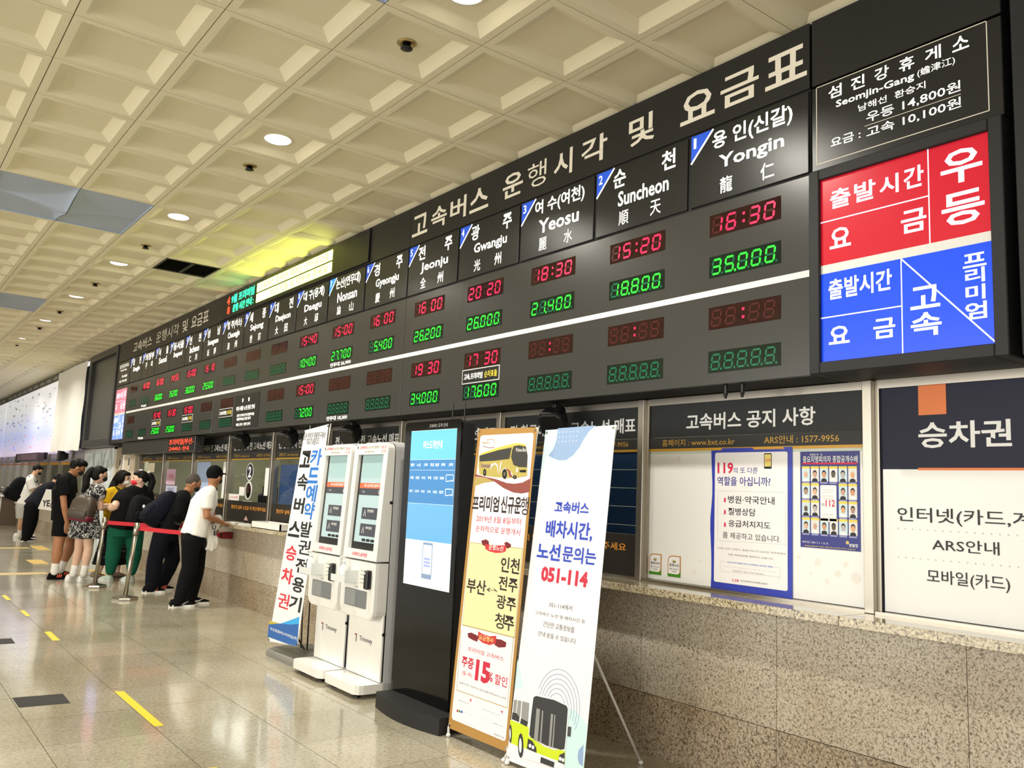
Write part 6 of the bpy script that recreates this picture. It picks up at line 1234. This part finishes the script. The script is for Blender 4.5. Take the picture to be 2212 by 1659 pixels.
# --- woman in yellow top facing the camera
fw = Vector((.72, -.69, 0)).normalized(); lat = Zv.cross(fw); yc = 13.4
pel, chs, nk, hd = J(C2, 520, 770, yc), J(C2, 535, 500, yc), J(C2, 575, 362, yc), J(C2, 618, 262, yc-.06)
shR, shL = J(C2, 470, 410, yc-.08), J(C2, 655, 410, yc+.12); elR, wrR = J(C2, 432, 555, yc-.1), J(C2, 520, 565, yc-.28); elL, wrL = J(C2, 672, 560, yc+.12), J(C2, 575, 600, yc-.2)
hpR, hpL = J(C2, 480, 800, yc-.02), J(C2, 570, 800, yc+.06); anR, anL = J(C2, 360, 1245, 13.3), J(C2, 555, 1235, 13.36); knR, knL = J(C2, 430, 1010, yc-.1), J(C2, 560, 1010, yc)
t = person('woman in yellow top and white mask facing the camera', pel); b = MB()
torso(b, [(pel, .16, .11), (pel.lerp(chs, .5), .135, .1), (chs, .155, .11), (chs.lerp(nk, .7), .13, .08), (nk, .055, .052)], lat)
limb(b, [nk-Zv*.03, nk.lerp(hd, .6)], [.05, .046]); h_, A = head(b, t, hd, Vector((.78, -.6, -.12)), m_hairm, m_skin_fair, mask=M('mask_white', (238, 236, 232), .7), hair='long')
for s1_, e1, w1 in ((shR, elR, wrR), (shL, elL, wrL)): limb(b, [nk.lerp(s1_, .3), s1_], [.05, .046]); arm(b, s1_, e1, w1, (.043, .036, .025))
hand(b, wrR, Vector((.8, .3, 0)), Vector((0, 0, -1)), Vector((0, .2, 1)), .5, .92); hand(b, wrL, Vector((-.5, -.6, 0)), Vector((0, 0, -1)), Vector((0, .2, 1)), .5, .92)
leg(b, hpR, knR, anR, (.08, .055, .035)); leg(b, hpL, knL, anL, (.08, .055, .035)); remesh(b, 'body', m_skin_fair, t, .0075)
l_, f_, u_ = A; limb(h_, [hd-f_*.04+u_*.05-l_*.02, hd-f_*.1-u_*.06, hd-f_*.11-u_*.17-l_*.06, hd-f_*.1-u_*.26-l_*.07], [.07, .062, .05, .02]); h_.ell(hd-f_*.02-l_*.055+u_*.0, (.04, .075, .085), A); remesh(h_, 'hair', m_hairm, t, .009)
g = MB(); hem = J(C2, 520, 760, yc)
torso(g, [(hem, .19, .14), (hem.lerp(chs, .4), .17, .13), (chs, .18, .14), (chs.lerp(nk, .6), .155, .1), (nk+Zv*.01, .07, .066)], lat)
for s1_, e1 in ((shR, elR), (shL, elL)): limb(g, [nk.lerp(s1_, .35), s1_], [.066, .066]); limb(g, [s1_, s1_.lerp(e1, .8)], [.068, .064], round_b=False)
remesh(g, 'top', f_yellow, t, .012)
g = MB(); hm = J(C2, 480, 1165, yc); torso(g, [(hem+Zv*.05, .16, .12), (pel, .175, .135), (pel.lerp(hm, .5), .2, .17), (hm+Zv*.02, .245, .22), (hm, .245, .22)], lat); remesh(g, 'skirt', f_skirt, t, .013)
g = [shR.lerp(nk, .4)+fw*.02+Zv*.075, shR.lerp(nk, .35)+fw*.125+Zv*.0, chs+fw*.16-lat*.06-Zv*.02, pel.lerp(chs, .4)+fw*.155+lat*.02]
m_str = M('strap_black', (26, 24, 24), .7); mb = MB(); vs = []
for q in g: vs += [q-lat*.024, q+lat*.024, q+lat*.024+fw*.006, q-lat*.024+fw*.006]
mb.add(vs, [f for k in range(len(g)-1) for f in [(4*k+i, 4*k+(i+1) % 4, 4*k+4+(i+1) % 4, 4*k+4+i) for i in range(4)]]).build('shoulder_strap', m_str, t)
m_sand = M('sandal_taupe', (150, 128, 112), .6)
for gx, gy in ((352, 1312), (556, 1300)): ground_shoe(t, Gd(C2, gx, gy), (.8, -.5), m_sand, M('sandal_sole', (90, 74, 62), .7), None, .235, .088)

# --- woman in patterned dress with ponytail and brown backpack
fw = Vector((.95, .3, 0)).normalized(); lat = Zv.cross(fw); yc = 12.98
pel, chs, nk, hd = J(C1, 905, 775, yc), J(C1, 975, 530, yc), J(C1, 1005, 422, yc), J(C1, 1052, 318, yc-.03)
shR, shL = J(C1, 1050, 480, yc-.16), J(C1, 1000, 465, yc+.16); elR, wrR = J(C1, 1055, 675, yc-.15), J(C1, 1150, 652, yc+.04); elL, wrL = J(C1, 1060, 660, yc+.2), J(C1, 1165, 640, yc+.12)
hpR, hpL, knR, knL, anR, anL = J(C1, 945, 810, yc-.07), J(C1, 875, 810, yc+.07), J(C1, 930, 1110, yc-.09), J(C1, 830, 1110, yc+.07), J(C1, 888, 1325, 12.93), J(C1, 780, 1325, 13.08)
t = person('woman in short black and white patterned dress with long ponytail', pel); b = MB()
torso(b, [(pel, .155, .11), (pel.lerp(chs, .5), .13, .095), (chs, .15, .105), (chs.lerp(nk, .7), .13, .08), (nk, .055, .052)], lat)
limb(b, [nk-Zv*.03, nk.lerp(hd, .6)], [.05, .046]); h_, A = head(b, t, hd, Vector((.99, .08, -.1)), m_hairm, m_skin_fair, mask=M('mask_black'), hair='long')
for s1_, e1, w1 in ((shR, elR, wrR), (shL, elL, wrL)): limb(b, [nk.lerp(s1_, .3), s1_], [.05, .046]); arm(b, s1_, e1, w1, (.048, .041, .027))
hand(b, wrR, Vector((.9, .1, .05)), Vector((0, 1, 0)), Vector((0, .2, 1)), .5, .92); hand(b, wrL, Vector((.9, -.1, .05)), Vector((0, -1, 0)), Vector((0, .2, 1)), .5, .92)
leg(b, hpR, knR, anR, (.085, .058, .038)); leg(b, hpL, knL, anL, (.085, .058, .038)); remesh(b, 'body', m_skin_fair, t, .0075)
l_, f_, u_ = A; h_.ell(hd-f_*.03-u_*.01, (.08, .085, .085), A); h_.ell(hd-f_*.11+u_*.055, (.035, .035, .035), A); limb(h_, [hd-f_*.12+u_*.055, hd-f_*.165-u_*.05, J(C1, 905, 430, yc-.06), J(C1, 870, 500, yc-.06)], [.04, .052, .05, .022]); remesh(h_, 'hair', m_hairm, t, .009)
g = MB(); hm = J(C1, 892, 985, yc)
torso(g, [(hm, .235, .205), (hm+Zv*.03, .232, .2), (hm.lerp(pel, .55), .215, .175), (pel, .195, .15), (pel.lerp(chs, .45), .15, .115), (chs, .172, .13), (chs.lerp(nk, .6), .15, .1), (nk-Zv*.01, .075, .068)], lat)
for s1_, e1 in ((shR, elR), (shL, elL)): limb(g, [nk.lerp(s1_, .35), s1_], [.06, .074]); limb(g, [s1_, s1_.lerp(e1, .25), s1_.lerp(e1, .52)], [.076, .086, .066], round_b=False)
remesh(g, 'dress', f_floral, t, .012)
for (gx, gy), kn, an in (((905, 1440), knR, anR), ((775, 1432), knL, anL)): ground_shoe(t, Gd(C1, gx, gy), (.8, .5), m_white, m_white, an, .255, .1); sock(t, kn, an, f_white, .12, .046)
bp_c = J(C1, 872, 672, yc-.16); bt, s_, u_, o_ = backpack('backpack', 'brown backpack with maroon base on the woman in patterned dress', bp_c, Vector((.12, 0, 1)), -fw+Vector((0, -.45, 0)), .34, .35, .19, M('leather_brown', (74, 64, 54), .45, bump=(30, .2, .004)), M('leather_maroon', (112, 26, 50), .4))
for sh in (shR, shL): strap(bt, [bp_c+u_*.13-o_*.07+(sh-nk)*.3, sh.lerp(nk, .4)+Vector((-.01, 0, .07)), sh.lerp(nk, .3)+fw*.12-Zv*.04, chs+(sh-nk)*.7+fw*.06-Zv*.1, bp_c-u_*.13-o_*.05+(sh-nk)*.6], M('strap_maroon', (120, 40, 60), .5), .012)

# --- tall man in black T-shirt and shorts
fw = X_; lat = Y_; ya, yc, yb = 13.18, 13.38, 13.58
pel, chs, nk, hd = J(C1, 685, 775, yc), J(C1, 672, 490, yc), J(C1, 735, 322, yc), J(C1, 818, 245, yc-.03)
shR, shL = J(C1, 655, 395, ya), J(C1, 745, 385, yb); elR, wrR = J(C1, 676, 655, ya-.06), J(C1, 708, 828, ya-.03); elL, wrL = J(C1, 760, 620, yb+.05), J(C1, 785, 740, yb+.02)
hpR, hpL, knR, knL, anR, anL = J(C1, 652, 810, ya+.09), J(C1, 725, 810, yb-.09), J(C1, 612, 1075, ya+.08), J(C1, 742, 1065, yb-.08), J(C1, 580, 1300, 13.31), J(C1, 652, 1285, 13.48)
t = person('tall man in black T-shirt and shorts with white socks looking down', pel); b = MB()
torso(b, [(pel, .15, .1), (pel.lerp(chs, .5), .14, .095), (chs, .165, .11), (chs.lerp(nk, .7), .15, .085), (nk, .06, .056)], lat)
limb(b, [nk-Zv*.04, nk.lerp(hd, .6)], [.06, .053]); h_, A = head(b, t, hd, Vector((.93, -.1, -.36)), m_hairm, m_skin_tan, mask=M('mask_black'), hair='fluffy', glasses=True)
for s1_, e1, w1 in ((shR, elR, wrR), (shL, elL, wrL)): limb(b, [nk.lerp(s1_, .3), s1_], [.055, .052]); arm(b, s1_, e1, w1)
hand(b, wrR, Vector((.12, 0, -1)), Vector((0, 1, 0)), Vector((1, 0, 0)), .45, 1.05); hand(b, wrL, Vector((.12, 0, -1)), Vector((0, -1, 0)), Vector((1, 0, 0)), .45, 1.05)
leg(b, hpR, knR, anR, (.09, .066, .042), 1.08); leg(b, hpL, knL, anL, (.09, .066, .042), 1.08); remesh(b, 'body', m_skin_tan, t, .0075); remesh(h_, 'hair', m_hairm, t, .009)
g = MB(); hem = J(C1, 672, 792, yc)
torso(g, [(hem, .205, .158), (hem.lerp(chs, .4), .2, .148), (chs, .21, .148), (chs.lerp(nk, .55), .19, .115), (nk, .082, .075)], lat)
for s1_, e1 in ((shR, elR), (shL, elL)): limb(g, [nk.lerp(s1_, .35), s1_], [.078, .082]); limb(g, [s1_, s1_.lerp(e1, .56)], [.084, .082], round_b=False)
remesh(g, 'shirt', f_black, t, .012)
g = MB(); torso(g, [(hem+Zv*.06, .18, .13), (pel, .185, .135), (pel-Zv*.08, .175, .13)], lat)
for hp, kn in ((hpR, knR), (hpL, knL)): limb(g, [hp, hp.lerp(kn, .6)], [.115, .108], round_b=False)
remesh(g, 'shorts', f_trouser, t, .013)
for (gx, gy), kn, an in (((615, 1420), knR, anR), ((690, 1395), knL, anL)): ground_shoe(t, Gd(C1, gx, gy), (1, -.05), f_black, f_black, an, .285, .105, stripe=M('coral_stripe')); sock(t, kn, an, f_white, .19, .052)

# --- person bending forward far behind, with a white tote
ya, yc, yb = 20.55, 20.75, 20.95
pel, chs, nk, hd = J(C1, 340, 620, yc), J(C1, 460, 490, yc), J(C1, 555, 415, yc), J(C1, 610, 372, yc)
shR, shL = J(C1, 530, 440, ya), J(C1, 535, 430, yb); elR, wrR = J(C1, 540, 530, ya), J(C1, 560, 470, ya); elL, wrL = J(C1, 560, 520, yb), J(C1, 575, 600, yb)
hpR, hpL, knR, knL, anR, anL = J(C1, 325, 645, ya+.08), J(C1, 350, 645, yb-.08), J(C1, 295, 800, ya+.1), J(C1, 350, 795, yb-.05), J(C1, 272, 985, 20.7), J(C1, 298, 965, 20.95)
t = person('person in dark jacket and black trousers bending far behind the tall man', pel); b = MB()
torso(b, [(pel, .15, .1), (pel.lerp(chs, .5), .14, .1), (chs, .16, .11), (chs.lerp(nk, .7), .15, .085), (nk, .06, .055)], lat)
limb(b, [nk, nk.lerp(hd, .6)], [.058, .052]); h_, A = head(b, t, hd, Vector((.8, 0, -.6)), m_hairm, m_skin, mask=M('mask_black'))
for s1_, e1, w1 in ((shR, elR, wrR), (shL, elL, wrL)): limb(b, [nk.lerp(s1_, .3), s1_], [.055, .05]); arm(b, s1_, e1, w1); hand(b, w1, Vector((.5, 0, -.8)), Vector((0, 1, 0)), Vector((1, 0, 0)), .6)
leg(b, hpR, knR, anR); leg(b, hpL, knL, anL); remesh(b, 'body', m_skin, t, .01); remesh(h_, 'hair', m_hairm, t, .01)
g = MB(); hem = J(C1, 322, 645, yc); torso(g, [(hem, .20, .16), (hem.lerp(chs, .45), .195, .15), (chs, .2, .145), (chs.lerp(nk, .6), .18, .11), (nk, .082, .076)], lat)
for s1_, e1, w1 in ((shR, elR, wrR), (shL, elL, wrL)): limb(g, [nk.lerp(s1_, .35), s1_], [.076, .08]); limb(g, [s1_, e1, e1.lerp(w1, .9)], [.08, .066, .05], round_b=False)
remesh(g, 'jacket', f_char, t, .014)
g = MB(); torso(g, [(hem+Zv*.03, .18, .135), (pel-Zv*.1, .175, .13)], lat); leg(g, hpR, knR, anR, (.12, .1, .078), 1.0); leg(g, hpL, knL, anL, (.12, .1, .078), 1.0); remesh(g, 'trousers', f_trouser, t, .014)
for (gx, gy) in ((292, 1022), (305, 995)): ground_shoe(t, Gd(C1, gx, gy), (1, -.1), f_black, m_white, None, .28, .1)
tb = thing('tote_bag', J(C1, 480, 700, ya-.12), 'white tote bag with black letters hanging below the bending person', 'bag'); bs = Surf(J(C1, 480, 690, ya-.12), (1, -.1, 0), (.0, 0, 1)); q = [bs.uv(C1(*p)) for p in ((400, 678), (555, 702), (575, 482), (490, 470))]; q = q if area2(q) > 0 else q[::-1]
MB().prism(q, bs.pt, -.05, .0).build('bag', f_white, tb); a_ = bs.uv(C1(448, 585)); b__ = bs.uv(C1(522, 655)); put(MB(), bs, 'YE', a_[0], b__[1], b__[0], a_[1], .002, .03).build('lettering', m_black_letter, tb); a_ = bs.uv(C1(532, 612)); b__ = bs.uv(C1(556, 672)); put(MB(), bs, 'C', a_[0], b__[1], b__[0], a_[1], .002, .03).build('lettering', m_black_letter, tb)
for d_ in (0, -.05): MB().tube([bs.pt(*bs.uv(C1(500, 475)), d_), shR.lerp(nk, .2)+Vector((0, -.09, .02)), bs.pt(*bs.uv(C1(565, 485)), d_)], .008, 8).build('handle', f_black, tb, True)

# --- man in white T-shirt with black backpack, farthest left
ya, yc, yb = 21.75, 21.95, 22.15
pel, chs, nk, hd = J(C1, 235, 630, yc), J(C1, 300, 450, yc), J(C1, 338, 335, yc), J(C1, 398, 270, yc)
shR, shL = J(C1, 315, 380, ya), J(C1, 335, 370, yb); elR, wrR = J(C1, 350, 490, ya-.05), J(C1, 410, 450, ya); elL, wrL = J(C1, 365, 490, yb+.05), J(C1, 415, 450, yb-.05)
hpR, hpL, knR, knL, anR, anL = J(C1, 225, 650, ya+.1), J(C1, 245, 650, yb-.1), J(C1, 222, 800, ya+.12), J(C1, 262, 800, yb-.1), J(C1, 208, 945, 22.1), J(C1, 300, 945, 22.2)
t = person('man in white T-shirt, grey shorts and white socks at far left', pel); b = MB()
torso(b, [(pel, .15, .1), (chs, .165, .11), (chs.lerp(nk, .7), .15, .085), (nk, .06, .055)], lat)
limb(b, [nk-Zv*.03, nk.lerp(hd, .6)], [.06, .053]); h_, A = head(b, t, hd, Vector((.9, -.1, -.42)), m_hairm, m_skin, mask=M('mask_black'))
for s1_, e1, w1 in ((shR, elR, wrR), (shL, elL, wrL)): limb(b, [nk.lerp(s1_, .3), s1_], [.055, .052]); arm(b, s1_, e1, w1); hand(b, w1, Vector((.8, 0, .2)), Vector((0, 1, 0)), Vector((0, .2, 1)), .8)
leg(b, hpR, knR, anR); leg(b, hpL, knL, anL); remesh(b, 'body', m_skin, t, .01); remesh(h_, 'hair', m_hairm, t, .01)
g = MB(); hem = J(C1, 238, 635, yc); torso(g, [(hem, .215, .17), (hem.lerp(chs, .4), .21, .16), (chs, .215, .15), (chs.lerp(nk, .55), .195, .118), (nk, .085, .08)], lat)
for s1_, e1 in ((shR, elR), (shL, elL)): limb(g, [nk.lerp(s1_, .35), s1_], [.08, .086]); limb(g, [s1_, s1_.lerp(e1, .85)], [.088, .088], round_b=False)
remesh(g, 'shirt', f_white, t, .014)
g = MB(); torso(g, [(hem+Zv*.04, .18, .135), (pel-Zv*.1, .18, .135)], lat)
for hp, kn in ((hpR, knR), (hpL, knL)): limb(g, [hp, hp.lerp(kn, .86)], [.12, .105], round_b=False)
remesh(g, 'shorts', f_grey, t, .014)
for (gx, gy), kn, an in (((212, 980), knR, anR), ((305, 972), knL, anL)): ground_shoe(t, Gd(C1, gx, gy), (1, -.1), m_white, m_white, None, .28, .1); sock(t, kn, an, f_white, .22, .05)
bp_c = J(C1, 172, 462, yc); bt, s_, u_, o_ = backpack('backpack', 'large black backpack on the man at far left', bp_c, Vector((.35, 0, .94)), Vector((-.94, 0, .35)), .36, .55, .30, f_black)
for sh in (shR, shL): strap(bt, [bp_c+u_*.2-o_*.12+Y_*((sh.y-yc)*.5), sh+Vector((-.02, 0, .09)), sh+Vector((.11, 0, -.03)), sh.lerp(pel, .4)+Vector((.1, 0, 0)), bp_c-u_*.2-o_*.1+Y_*((sh.y-yc)*.8)], f_black, .02)
bpy.data.scenes.remove(_TS); bpy.data.objects.remove(_TO); bpy.data.curves.remove(_TC)
